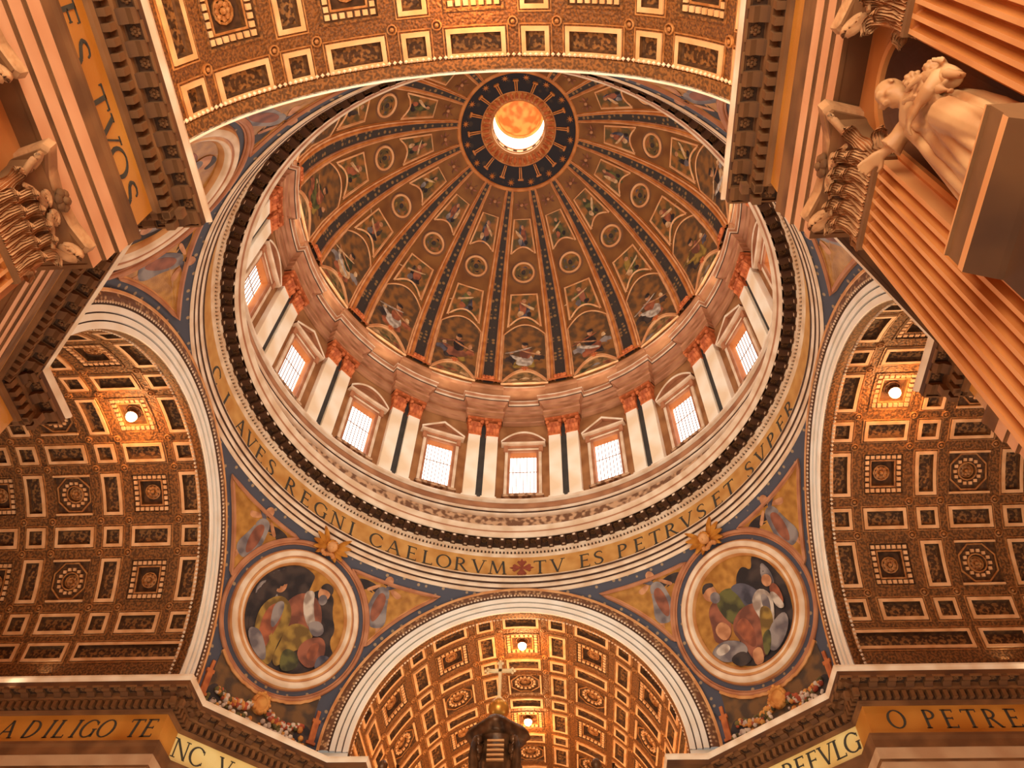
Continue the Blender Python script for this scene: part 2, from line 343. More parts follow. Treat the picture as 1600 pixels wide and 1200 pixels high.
def pier(sx, sy, name, label, lx, ly, frieze_mats, ranges):
    """sweep wall and entablature; ranges: per path segment, how much of it (from the crossing end) carries dentils"""
    par = sx * sy
    path = base_path(ly, lx)
    def W(pl, z): return [(x * sx, y * sy, z) for x, y in pl]
    def sweep(prof, m=0, mb=None, segs=None):
        mb = mb or MB()
        pls = [W(offset_path(path, o), z) for o, z in prof]
        if segs is not None: pls = [p[segs[0]:segs[1] + 1] for p in pls]
        mb.loops(pls, m, closed=False); return mb
    root = sweep([(-.74, 23.7), (-.74, 0.0)]) if not (sx == 1 and sy == -1 or sx == -1 and sy == -1) else sweep([(-.74, 23.7), (-.74, 0.0)], segs=(0, 4))
    root = root.build(name, 'orange_stone'); tag(root, label, 'wall', 'structure')
    sweep([(-.76, 23.63), (-.1, 23.63)], 0).build('architrave_soffit', 'brown_stone', root)
    for z0, z1, o in ((23.6, 24.2, 0.0), (24.32, 24.92, 0.08), (25.04, 25.68, 0.16)):
        sweep([(o - .14, z0), (o, z0), (o, z1), (o + .03, z1), (o + .03, z1 + .12)], [1, 0, 1, 1]).build('fascia', ['pink_fascia' if sy < 0 else 'dim_fascia', 'brown_stone'], root)
    sweep([(.19, 25.8), (.2, 26.1), (.26, 26.3), (.26, 26.46), (.02, 26.5)], 0).build('architrave_moulding', 'brown_stone', root)
    for i in range(5):
        fr = sweep([(0, 26.5), (0, 28.22)], segs=(i, i + 1)).build('frieze', frieze_mats[i], root)
        ENT[(sx, sy, i)] = fr
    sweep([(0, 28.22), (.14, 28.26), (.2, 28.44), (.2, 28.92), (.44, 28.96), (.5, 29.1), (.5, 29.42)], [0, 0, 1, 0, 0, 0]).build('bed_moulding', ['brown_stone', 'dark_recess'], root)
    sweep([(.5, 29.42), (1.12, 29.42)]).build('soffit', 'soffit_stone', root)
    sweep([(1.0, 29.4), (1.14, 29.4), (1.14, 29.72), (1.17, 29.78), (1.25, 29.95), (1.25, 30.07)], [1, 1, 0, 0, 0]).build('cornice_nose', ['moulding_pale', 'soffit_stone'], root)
    sweep([(1.25, 30.07), (-1.6, 30.07)]).build('cornice_top', 'brown_stone', root)
    # dentils, modillions and soffit coffers one by one
    for i in range(5):
        a, c = Vector(path[i]), Vector(path[i + 1]); L = (c - a).length; d = (c - a) / L; nrm = Vector((-d.y, d.x))
        lo, hi = (ranges[i] if ranges[i] else (0, 0))
        if hi <= lo: continue
        def place(me, nm, s, o, z, gap):
            p = a + d * s + nrm * o
            # local x along the wall, local y outward, local z up
            m = Matrix(((d.x * sx, nrm.x * sx, 0, p.x * sx), (d.y * sy, nrm.y * sy, 0, p.y * sy), (0, 0, 1, z), (0, 0, 0, 1)))
            put(nm, me, root, m)
        e0 = 0.2 if i in (1, 2, 3) else 0.0
        n = int((hi - lo) / 0.45)
        for k in range(n): place(dentil_me, 'dentil', lo + (k + .5) * (hi - lo) / n, .32, 28.69, .45)
        n = max(1, int((hi - lo) / 1.0))
        for k in range(n):
            s = lo + (k + .25) * (hi - lo) / n
            place(modil_me, 'modillion', s, .48, 29.28, 1)
            place(soffit_me, 'soffit_coffer', lo + (k + .75) * (hi - lo) / n, .82, 29.42, 1)
            place(sros_me, 'rosette', lo + (k + .75) * (hi - lo) / n, .82, 29.4, 1)
    return root
TL, NL = 45.0, 60.0
c0 = DCUT * sqrt(2) - DF
LD = (c0 - DF) ** 2 * 2
LD = sqrt(LD)
pier(-1, 1, 'wall_far_left', 'stone pier wall and entablature below the far left pendentive, reading DILIGO TE', TL, NL,
     ['amber_frieze', 'amber_frieze', 'lit_frieze', 'amber_frieze', 'amber_frieze'], [(TL - DF - 15.5, TL - DF + 1.0), (-.9, c0 - WF + .3), (-.4, LD + .4), None, None])
pier(1, 1, 'wall_far_right', 'stone pier wall and entablature below the far right pendentive, reading O PETRE', TL, NL,
     ['amber_frieze', 'amber_frieze', 'lit_frieze', 'amber_frieze', 'amber_frieze'], [(TL - DF - 15.5, TL - DF + 1.0), (-.9, c0 - WF + .3), (-.4, LD + .4), None, None])
nl = pier(-1, -1, 'wall_near_left', 'near left nave pier with the entablature reading ES TVOS', TL, NL,
     ['amber_frieze', 'amber_frieze', 'amber_frieze', 'amber_frieze', 'amber_frieze'], [(TL - DF - 6, TL - DF + 1.0), (-.9, c0 - WF + .3), (-.4, LD + .4), (-.2, c0 - WF + 1.0), (-1.0, 9.0)])
nr = pier(1, -1, 'wall_near_right', 'near right nave pier wall with fluted pilasters and an arched niche', TL, NL,
     ['amber_frieze', 'amber_frieze', 'amber_frieze', 'amber_frieze', 'amber_frieze'], [(TL - DF - 3, TL - DF + 1.0), (-.9, c0 - WF + .3), None, (-.2, c0 - WF + 1.0), (-1.0, 9.0)])
# frieze inscriptions
for ch, x in (('A', -29.53), ('D', -28.05), ('I', -27.03), ('L', -26.28), ('I', -25.43), ('G', -24.69), ('O', -23.6), ('T', -21.9), ('E', -21.0)):
    letter(ch, lambda u, v, d, x=x: (x + u + v * .18, WF - d, 26.8 + v), ENT[(-1, 1, 0)], 1.1)
for ch, x in (('O', 21.75), ('P', 23.59), ('E', 24.65), ('T', 25.79), ('R', 26.92), ('E', 28.09)):
    letter(ch, lambda u, v, d, x=x: (x + u, WF - d, 26.85 + v), ENT[(1, 1, 0)], 1.1)
q2 = sqrt(.5)
for ch, s in (('N', -4.55), ('C', -3.5), ('V', -1.55)):
    letter(ch, lambda u, v, d, s=s: ((-DCUT + d) * q2 + (s + u) * q2, (DCUT - d) * q2 + (s + u) * q2, 26.8 + v), ENT[(-1, 1, 2)], 1.15)
for ch, s in (('R', .15), ('E', 1.02), ('F', 1.9), ('V', 2.8), ('L', 3.7), ('G', 4.52)):
    letter(ch, lambda u, v, d, s=s: ((DCUT - d) * q2 + (s + u) * q2, (DCUT - d) * q2 - (s + u) * q2, 26.85 + v), ENT[(1, 1, 2)], 1.15)
for ch, y in (('E', -26.8), ('S', -25.8), ('T', -24.3), ('V', -23.25), ('O', -22.3), ('S', -21.25)):
    letter(ch, lambda u, v, d, y=y: (-WF + d, y + u, 26.58 + v * .95), ENT[(-1, -1, 4)], 1.15)

# near walls: the nave side with its niche
NYC, NHW, NZ0, NZS = -25.05, 1.2, 14.9, 21.15
for sx, root in ((-1, nl), (1, nr)):
    x0 = 11.74
    arch = [(NYC + NHW * cos(pi * k / 16), NZS + NHW * sin(pi * k / 16)) for k in range(17)]
    b = MB()
    b.grid(lambda u, v: (sx * x0, u, v), [-60, -45, NYC - NHW], [0, 12, 24]); b.grid(lambda u, v: (sx * x0, u, v), [NYC + NHW, -20.9], [0, 12, 24])
    b.grid(lambda u, v: (sx * x0, u, v), [NYC - NHW, NYC + NHW], [0, NZ0])
    b.loops([[(sx * x0, y, z) for y, z in arch], [(sx * x0, y, 24) for y, z in arch]], closed=False)
    b.build('wall_face', 'orange_stone', root)
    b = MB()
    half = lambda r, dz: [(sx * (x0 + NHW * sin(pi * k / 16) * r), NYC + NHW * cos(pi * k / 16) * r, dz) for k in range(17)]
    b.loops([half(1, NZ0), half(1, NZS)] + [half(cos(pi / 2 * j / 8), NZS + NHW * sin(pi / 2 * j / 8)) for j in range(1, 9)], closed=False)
    b.ngon(half(1, NZ0)); b.build('niche', 'niche_shaded_stone', root)
    b = MB()
    op = [(NYC + NHW, NZ0)] + arch + [(NYC - NHW, NZ0)]
    def ol(r, o): return [(sx * (x0 - o), NYC + (y - NYC) * r, NZS + (z - NZS) * r if z > NZS else z) for y, z in op]
    b.loops([ol(1.0, -.1), ol(1.0, .12), ol(1.09, .16), ol(1.2, .1), ol(1.24, 0)], closed=False); b.build('niche_archivolt', 'orange_stone', root)

# ------------------------------------------------------------------ coffered vaults
def VM(u, a, w): return ((RV - w) * sin(a), u, (RV - w) * cos(a))
def rectloop(hw, hh, w, nv):
    a = hh / RV; L = []
    L += [(hw, -a + 2 * a * k / nv) for k in range(nv + 1)]; L += [(-hw, a - 2 * a * k / nv) for k in range(nv + 1)]
    return [VM(u, t, w) for u, t in L]
def circloop(r, w, n=16, ph=0.0): return [VM(r * cos(2 * pi * k / n + ph), r * sin(2 * pi * k / n + ph) / RV, w) for k in range(n)]
def coffer_rect(hw, hh, nv, fw=.17):
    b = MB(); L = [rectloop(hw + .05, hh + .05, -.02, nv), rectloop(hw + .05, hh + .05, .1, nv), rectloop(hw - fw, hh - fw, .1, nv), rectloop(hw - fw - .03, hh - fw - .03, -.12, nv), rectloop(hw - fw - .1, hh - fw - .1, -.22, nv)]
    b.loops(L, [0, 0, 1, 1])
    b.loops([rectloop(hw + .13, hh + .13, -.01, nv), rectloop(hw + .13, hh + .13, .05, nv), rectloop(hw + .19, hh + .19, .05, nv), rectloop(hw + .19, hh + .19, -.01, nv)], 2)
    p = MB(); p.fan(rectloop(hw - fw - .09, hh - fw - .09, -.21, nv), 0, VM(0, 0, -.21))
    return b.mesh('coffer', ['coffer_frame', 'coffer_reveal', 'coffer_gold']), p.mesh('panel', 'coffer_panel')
HB, HS = 6.9 * pi / 180 * RV, 3.15 * pi / 180 * RV
HWN, HWW = .63, 1.34
C_NB = coffer_rect(HWN, HB, 4); C_NS = coffer_rect(HWN, HS, 2); C_WS = coffer_rect(HWW, HS, 2)
C_BL = coffer_rect(3.55, 2.85 * pi / 180 * RV, 2, .15); C_BS = coffer_rect(1.34, 2.85 * pi / 180 * RV, 2, .15)
# wide square coffer: stepped frames, ring of white beads, inner square with a rosette
b = MB(); h = HB
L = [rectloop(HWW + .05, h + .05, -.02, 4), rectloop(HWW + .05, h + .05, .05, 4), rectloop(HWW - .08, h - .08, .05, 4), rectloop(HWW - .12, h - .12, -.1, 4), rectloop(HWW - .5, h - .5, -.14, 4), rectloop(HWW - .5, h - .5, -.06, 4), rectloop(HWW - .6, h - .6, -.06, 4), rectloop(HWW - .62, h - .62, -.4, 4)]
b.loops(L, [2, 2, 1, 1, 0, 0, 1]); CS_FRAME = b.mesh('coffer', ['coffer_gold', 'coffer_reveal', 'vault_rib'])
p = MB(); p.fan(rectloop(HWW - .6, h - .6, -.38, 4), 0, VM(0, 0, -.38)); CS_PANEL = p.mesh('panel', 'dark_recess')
p = MB()
n = 7
for k in range(n):
    t = -1 + 2 * k / (n - 1)
    for (u, v) in ((t * (HWW - .3), h - .3), (t * (HWW - .3), -(h - .3))) + (((HWW - .3), t * (h - .3)), (-(HWW - .3), t * (h - .3))) * (0 < k < n - 1):
        p.box(u - .12, u + .12, v - .12, v + .12, -.16, .0, 0, lambda x, y, z: VM(x, y / RV, z))
CS_BEADS = p.mesh('bead_border', 'coffer_frame')
# wide octagon coffer: pale bars, octagonal ridge, ring of beads, rosette
b = MB()
def octo(k, w):
    pts = []
    for i in range(8):
        a0, a1 = pi / 8 + pi / 4 * i, pi / 8 + pi / 4 * (i + 1); R = 1 / cos(pi / 8)
        for t in (0, .5): pts.append((lerp(cos(a0), cos(a1), t) * R, lerp(sin(a0), sin(a1), t) * R))
    return [VM(x * k * (HWW / h if 0 else 1), y * k / RV * 1.04, w) for x, y in pts]
sqr = []
for i in range(16):
    a = pi / 8 + pi / 8 * i; c, s_ = cos(a), sin(a); m_ = max(abs(c), abs(s_)); sqr.append((c / m_, s_ / m_))
def sqloop(hw, hh, w): return [VM(x * hw, y * hh / RV, w) for x, y in sqr]
b.loops([sqloop(HWW + .05, h + .05, -.02), sqloop(HWW + .05, h + .05, .04), sqloop(HWW - .06, h - .06, .04), sqloop(HWW - .1, h - .1, -.1), octo(1.2, -.1), octo(1.2, -.02), octo(1.1, -.02), octo(1.08, -.16), circloop(.98, -.16, 16, pi / 8), circloop(.64, -.2, 16, pi / 8), circloop(.62, -.1, 16, pi / 8), circloop(.54, -.1, 16, pi / 8), circloop(.5, -.36, 16, pi / 8)],
        [2, 2, 1, 1, 0, 0, 1, 1, 1, 0, 0, 1])
b.fan(circloop(.5, -.36, 16, pi / 8), 1)
for sg in (-1, 1): b.box(-HWW + .02, HWW - .02, sg * (h - .05) - .07, sg * (h - .05) + .07, -.02, .12, 3, lambda x, y, z: VM(x, y / RV, z))
CO_FRAME = b.mesh('coffer', ['coffer_gold', 'coffer_reveal', 'vault_rib', 'coffer_frame'])
p = MB()
for k in range(14):
    a = 2 * pi * k / 14; u, v = .81 * cos(a), .81 * sin(a)
    p.box(u - .1, u + .1, v - .1, v + .1, -.2, -.06, 0, lambda x, y, z: VM(x, y / RV, z))
CO_BEADS = p.mesh('bead_border', 'coffer_frame')
p = MB(); p.lathe([(.26, -.05), (.26, .1), (.2, .12), (.18, 0)], 10); p.ball((0, 0, .05), .12, 0, 6, 3); CROSS = p.mesh('boss', 'coffer_gold')

ROWS = [(18.1, 's'), (32.3, 'b'), (46.7, 's'), (61.1, 'b'), (75.6, 's'), (90, 'b'), (104.4, 's'), (118.9, 'b'), (133.3, 's'), (147.7, 'b'), (161.9, 's')]
def vault(name, label, rot, ncol, u_end, thetas=(0, 180), lamps=(), rib='vault_rib'):
    V0 = RZ(rot)
    cols = []
    for k in range(ncol):
        cols.append(('n', 22.25 + 5.6 * k)); cols.append(('w', 25.1 + 5.55 * k))
    rects = []
    for ct, u in cols:
        hw = HWN if ct == 'n' else HWW
        for th, rt in ROWS:
            ha = 6.9 if rt == 'b' else 3.15
            rects.append((u - hw, u + hw, th - ha, th + ha))
    bot = []
    u = 25.1
    for k in range(ncol // 2 + 1):
        bot.append((u + 11.15 * k, 3.55)); bot.append((u + 5.55 + 11.15 * k, 1.34))
    bot = [x for x in bot if x[0] + x[1] < u_end]
    for uc, hw in bot:
        for th in (8.55, 171.45): rects.append((uc - hw, uc + hw, th - 2.85, th + 2.85))
    us = sorted(set([20.95, u_end] + [round(r[i], 4) for r in rects for i in (0, 1)]))
    ts = [0, 180] + [r[i] for r in rects for i in (2, 3)]
    for th, rt in ROWS:
        if rt == 'b': ts += [th - 3.45, th, th + 3.45]
        else: ts += [th]
    ts = sorted(set(round(t, 3) for t in ts))
    b = MB()
    pos = lambda u, t: ((RV) * cos(radians(t)), u, ZS + RV * sin(radians(t)))
    for i in range(len(us) - 1):
        for j in range(len(ts) - 1):
            um, tm = (us[i] + us[i + 1]) / 2, (ts[j] + ts[j + 1]) / 2
            if any(r[0] < um < r[1] and r[2] < tm < r[3] for r in rects): continue
            b.add([pos(us[i], ts[j]), pos(us[i + 1], ts[j]), pos(us[i + 1], ts[j + 1]), pos(us[i], ts[j + 1])], [(0, 1, 2, 3)])
    for sg in (-1, 1): b.grid(lambda u, v: (sg * RV, u, v), [20.95, u_end], [29.9, ZS + .01])
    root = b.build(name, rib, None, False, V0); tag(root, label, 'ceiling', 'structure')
    for sg in (-1, 1):
        g = MB(); g.box(sg * (RV - .3), sg * (RV + .1), 21.4, u_end, 30.75, 31.25); g.build('gilt_band', 'amber_frieze', root)
    def P(u, th): return T(0, u, ZS) @ Matrix.Rotation(radians(90 - th), 4, 'Y')
    for ci, (ct, u) in enumerate(cols):
        for th, rt in ROWS:
            if not (thetas[0] <= th <= thetas[1]): continue
            m = P(u, th)
            if ct == 'n' or rt == 's':
                fr, pn = (C_NB if rt == 'b' else C_NS) if ct == 'n' else C_WS
                o = put('coffer', fr, root, m); put('panel', pn, o)
            elif (ci // 2) % 2 == 0:
                o = put('coffer', CS_FRAME, root, m); put('panel', CS_PANEL, o); put('bead_border', CS_BEADS, o)
                r = put('rosette', ros_gold, o, T(0, 0, RV + .34) @ Matrix.Rotation(pi, 4, 'X') @ Matrix.Scale(.55, 4))
            else:
                o = put('coffer', CO_FRAME, root, m); put('bead_border', CO_BEADS, o)
                r = put('rosette', ros_gold, o, T(0, 0, RV + .32) @ Matrix.Rotation(pi, 4, 'X') @ Matrix.Scale(.48, 4))
    for uc, hw in bot:
        for th in (8.55, 171.45):
            if not (thetas[0] <= th <= thetas[1]): continue
            fr, pn = C_BL if hw > 2 else C_BS
            o = put('coffer', fr, root, P(uc, th)); put('panel', pn, o)
    # small bosses where the ribs cross
    for i in range(len(cols)):
        for j in range(len(ROWS) - 1):
            th = (ROWS[j][0] + ROWS[j + 1][0] + (3.75 if ROWS[j][1] == 'b' else -3.75)) / 2
            if not (thetas[0] <= th <= thetas[1]): continue
            ct, u = cols[i]; uu = u + (.63 + .28 if ct == 'n' else 1.34 + .28)
            if uu < min(u_end, 36): put('boss', CROSS, root, P(uu, th) @ T(0, 0, RV) @ Matrix.Rotation(pi, 4, 'X'))
    # lamps hanging in the crown coffers
    for lu, lab in lamps:
        L0 = empty('ceiling_lamp'); L0.matrix_basis = V0 @ T(0, lu, ZS + RV - .1); tag(L0, lab, 'lamp')
        q = MB(); q.lathe([(.0, .25), (.34, .25), (.42, .05), (.4, -.05), (.34, -.02), (.3, .12)], 14); q.build('housing', 'bronze', L0)
        q = MB(); q.ball((0, 0, -.12), .36, 0, 14, 8); q.build('bulb', 'lamp_bulb', L0, True)
        q = MB(); q.tube([(0, 0, .2), (0, 0, .5)], .06, 6); q.build('stem', 'bronze', L0)
        l = bpy.data.lights.new('lamp_light', 'POINT'); l.energy = 1300; l.color = (1, .50, .18); l.shadow_soft_size = .3
        lo = bpy.data.objects.new('lamp_light', l); COL.objects.link(lo); lo.matrix_basis = V0 @ T(0, lu, ZS + RV - .85)
    return root
vault('ceiling_nave', 'coffered barrel vault of the nave arching overhead at the top', 180, 4, 62, (0, 180), [(25.1, 'glowing lamp in the crown of the near nave vault above the camera')], 'vault_rib_warm_lit')
vault('ceiling_left', 'dark coffered barrel vault of the left transept', 90, 4, 45, (0, 180), [(25.1, 'glowing lamp in the coffered vault of the left transept')])
vault('ceiling_right', 'dark coffered barrel vault of the right transept', -90, 4, 45, (0, 180), [(25.1, 'glowing lamp in the coffered vault of the right transept beside the fluted pilaster')])
vault('ceiling_apse', 'bright orange coffered barrel vault seen through the far arch', 0, 7, 62, (0, 180), [(25.1, 'upper glowing lamp in the far vault above the gilt cross'), (36.2, 'lower glowing lamp in the far vault beside the gilt orb')], 'vault_rib_warm_lit')
# end walls that close the arms
for nm, m, lab in (('wall_end_left', RZ(90) @ T(0, 45, 0), 'end wall of the left transept'), ('wall_end_right', RZ(-90) @ T(0, 45, 0), 'end wall of the right transept'), ('wall_end_far', T(0, 62, 0), 'end wall of the apse far beyond the canopy')):
    b = MB(); b.grid(lambda u, v: (u, 0, v), [-14, 0, 14], [0, 22, 45]); tag(b.build(nm, 'orange_stone', None, False, m), lab, 'wall', 'structure')

# ------------------------------------------------------------------ white archivolts of the crossing arches
def arch_trim(name, label, rot):
    V0 = RZ(rot); N = 96
    def sw(prof, m=0, t0=0, t1=180, mb=None):
        mb = mb or MB()
        mb.loops([[(r * cos(radians(t0 + (t1 - t0) * k / N)), DA - d, ZS + r * sin(radians(t0 + (t1 - t0) * k / N))) for k in range(N + 1)] for r, d in prof], m, closed=False)
        return mb
    root = sw([(RI + .2, -.6), (RI, -.6), (RI, -.02)]).build(name, 'vault_rib', None, True, V0); tag(root, label, 'arch', 'structure')
    for r0, r1, d in ((11.74, 12.16, .08), (12.22, 12.6, .16), (12.66, 13.06, .24)):
        sw([(r0, d - .16), (r0, d), (r1 - .03, d), (r1 - .03, d - .1), (r1 + .06, d - .1)], [0, 0, 1, 1]).build('fascia', ['white_marble', 'groove_dark'], root)
    sw([(13.08, .2), (13.16, .32), (13.5, .36), (13.74, .3), (13.8, .34), (13.95, .34), (13.98, .0)], [0, 1, 1, 2, 2, 2]).build('ornament_band', ['groove_dark', 'decor_band', 'moulding_gold'], root)
    b = MB()
    for k in range(150):
        a = pi * (k + .5) / 150
        b.ball((13.2 * cos(a), DA - .34, ZS + 13.2 * sin(a)), (.09, .09, .09), 0, 4, 3)
    for k in range(130):
        a = pi * (k + .5) / 130
        b.ball((11.8 * cos(a), DA + .75, ZS + 11.8 * sin(a)), (.11, .11, .11), 0, 4, 3)
    o = b.build('bead_string', 'moulding_pale', root); o['kind'] = 'stuff'
    for sg in (-1, 1):
        b = MB(); b.grid(lambda u, v: (sg * u, DA, v), [RI, 14.0], [29.9, ZS]); b.build('impost', 'white_marble', root)
    return root
arch_trim('trim_1', 'white marble archivolt of the far arch above the canopy', 0)
arch_trim('trim_2', 'white marble archivolt of the left transept arch', 90)
arch_trim('trim_3', 'white marble archivolt of the right transept arch', -90)
arch_trim('trim_4', 'archivolt of the near nave arch at the top of the view', 180)

# ------------------------------------------------------------------ pendentives
def SPH(az, lat, w=0.0):
    r = RS - w; return (r * cos(lat) * sin(az), r * cos(lat) * cos(az), ZS + r * sin(lat))
TLAT, TAZ = radians(19.0), radians(45)
tc = Vector((cos(TLAT) * sin(TAZ), cos(TLAT) * cos(TAZ), sin(TLAT)))
te = Vector((cos(TAZ), -sin(TAZ), 0)); tn = Vector((-sin(TLAT) * sin(TAZ), -sin(TLAT) * cos(TAZ), cos(TLAT)))
def TM(a, b_, w=0.0):
    """tondo coordinates: a to the right (as seen from inside), b up, metres on the sphere"""
    d = hypot(a, b_)
    if d < 1e-9: v = tc
    else:
        al = d / RS; dr = (te * a + tn * b_) / d; v = tc * cos(al) + dr * sin(al)
    return tuple(v * (RS - w) + Vector((0, 0, ZS)))
LAT_TOP = math.asin((45.3 - ZS) / RS); BETA0 = math.acos(DA / RS)
def marg(v):
    """distances in metres of a unit direction inside each border: top ring, right arch, left arch, tondo, bottom"""
    lat = math.asin(v.z); 
    return ((LAT_TOP - lat) * RS, (math.acos(min(1, v.x)) - BETA0) * RS, (math.acos(min(1, v.y)) - BETA0) * RS, math.acos(max(-1, min(1, v.dot(tc)))) * RS, v.z * RS + ZS - 30.1)
def fan_region(seed, cond, n=90):
    """outline of the region around seed (tondo coords) where cond holds, found along rays"""
    out = []
    for k in range(n):
        a = 2 * pi * k / n; lo, hi = 0.0, 14.0
        s = 0.0
        while s < 14:
            s += .1
            p = Vector(TM(seed[0] + s * cos(a), seed[1] + s * sin(a))) - Vector((0, 0, ZS))
            if not cond(p.normalized()): break
        lo, hi = s - .1, s
        for _ in range(8):
            mid = (lo + hi) / 2; p = Vector(TM(seed[0] + mid * cos(a), seed[1] + mid * sin(a))) - Vector((0, 0, ZS))
            if cond(p.normalized()): lo = mid
            else: hi = mid
        out.append((seed[0] + lo * cos(a), seed[1] + lo * sin(a)))
    return out
RT = 5.95
def cond_up(v): m = marg(v); return m[0] > .95 and m[1] > .85 and m[2] > .85 and m[3] > RT
UP_R = fan_region((5.6, 4.3), cond_up, 120)
UP_L = [(-a, b_) for a, b_ in UP_R]
def cond_low(v): m = marg(v); return m[1] > .85 and m[2] > .85 and m[3] > RT and m[4] > .35
def unit(az, lat): return Vector((cos(lat) * sin(az), cos(lat) * cos(az), sin(lat)))
low_cols = []
NLC = 60
for i in range(NLC + 1):
    az = radians(27.5 + 35 * i / NLC); l0 = math.asin((30.5 - ZS) / RS); l = l0
    while l < radians(30) and cond_low(unit(az, l + .004)): l += .004
    if l > l0: low_cols.append((az, l0, l))
def blob(cx, cy, rx, ry, n=18, jit=.12, rot=0.0, rnd=random):
    ph = [rnd.random() * 6.28 for _ in range(3)]; out = []
    for k in range(n):
        a = 2 * pi * k / n; r = 1 + jit * (sin(2 * a + ph[0]) + .7 * sin(3 * a + ph[1]) + .5 * sin(5 * a + ph[2])) / 1.4
        x, y = rx * r * cos(a), ry * r * sin(a); out.append((cx + x * cos(rot) - y * sin(rot), cy + x * sin(rot) + y * cos(rot)))
    return out
def smooth_poly(pts, it=2):
    for _ in range(it):
        q = []
        for i in range(len(pts)):
            (x0, y0), (x1, y1) = pts[i], pts[(i + 1) % len(pts)]
            q += [(x0 * .75 + x1 * .25, y0 * .75 + y1 * .25), (x0 * .25 + x1 * .75, y0 * .25 + y1 * .75)]
        pts = q
    return pts
def patch(mb, fn, outl, w, m):
    """a flat inlaid patch of mosaic, slightly proud"""
    n = len(outl); cx = sum(p[0] for p in outl) / n; cy = sum(p[1] for p in outl) / n
    mid = [(lerp(x, cx, .5), lerp(y, cy, .5)) for x, y in outl]
    mb.loops([[fn(x, y, w - .02) for x, y in outl], [fn(x, y, w) for x, y in outl], [fn(x, y, w) for x, y in mid]], m)
    mb.fan([fn(x, y, w) for x, y in mid], m, fn(cx, cy, w))
FIGM = ['fig_cream', 'fig_white', 'fig_rose', 'fig_red', 'fig_green', 'fig_olive', 'fig_blue', 'fig_dark', 'fig_skin', 'fig_grey']
FI = {n[4:]: i for i, n in enumerate(FIGM)}
def pull_in(pts, seed):
    out = []
    for x, y in pts:
        for k in range(12):
            t_ = k / 12; X_, Y_ = lerp(x, seed[0], t_), lerp(y, seed[1], t_)
            if cond_up((Vector(TM(X_, Y_)) - Vector((0, 0, ZS))).normalized()): break
        out.append((lerp(X_, seed[0], .05), lerp(Y_, seed[1], .05)))
    return out
def angel(mb, fn, cx, cy, s, side, w0=.03):
    """an inlaid winged youth: wings, robe, arms, head"""
    def P(pts, c, k): patch(mb, fn, pull_in(smooth_poly([(cx + side * x * s, cy + y * s) for x, y in pts]), (side * 5.6, 4.3)), w0 + k * .012, FI[c])
    P([(.1, .3), (.9, 1.0), (1.3, 1.9), (.9, 1.7), (.5, 1.1), (.0, .6)], 'blue', 0)
    P([(-.1, .3), (-.8, .5), (-1.6, .4), (-1.9, -.1), (-1.0, .0), (-.4, -.1)], 'dark', 0)
    P([(-.35, .5), (.35, .5), (.5, -.4), (.9, -1.5), (.2, -1.9), (-.5, -1.6), (-.5, -.4)], 'grey', 1)
    P([(-.2, .2), (.3, .1), (.4, -.8), (.1, -1.7), (-.3, -1.0)], 'red', 2)
    P([(.3, .4), (.9, .1), (1.1, .4), (.9, .5), (.4, .6)], 'skin', 2)
    P([(-.3, .4), (-.8, -.1), (-1.0, -.0), (-.7, .3), (-.3, .6)], 'skin', 2)
    P([(.3, -1.4), (.6, -1.5), (.9, -2.3), (.6, -2.4)], 'skin', 1)
    patch(mb, fn, [(cx + side * (.05 + .24 * cos(a * pi / 6)) * s, cy + (.85 + .28 * sin(a * pi / 6)) * s) for a in range(12)], w0 + .04, FI['skin'])
    P([(-.25, .9), (-.1, 1.2), (.3, 1.2), (.34, .95), (.1, 1.05)], 'dark', 4)
UPPTS = {}
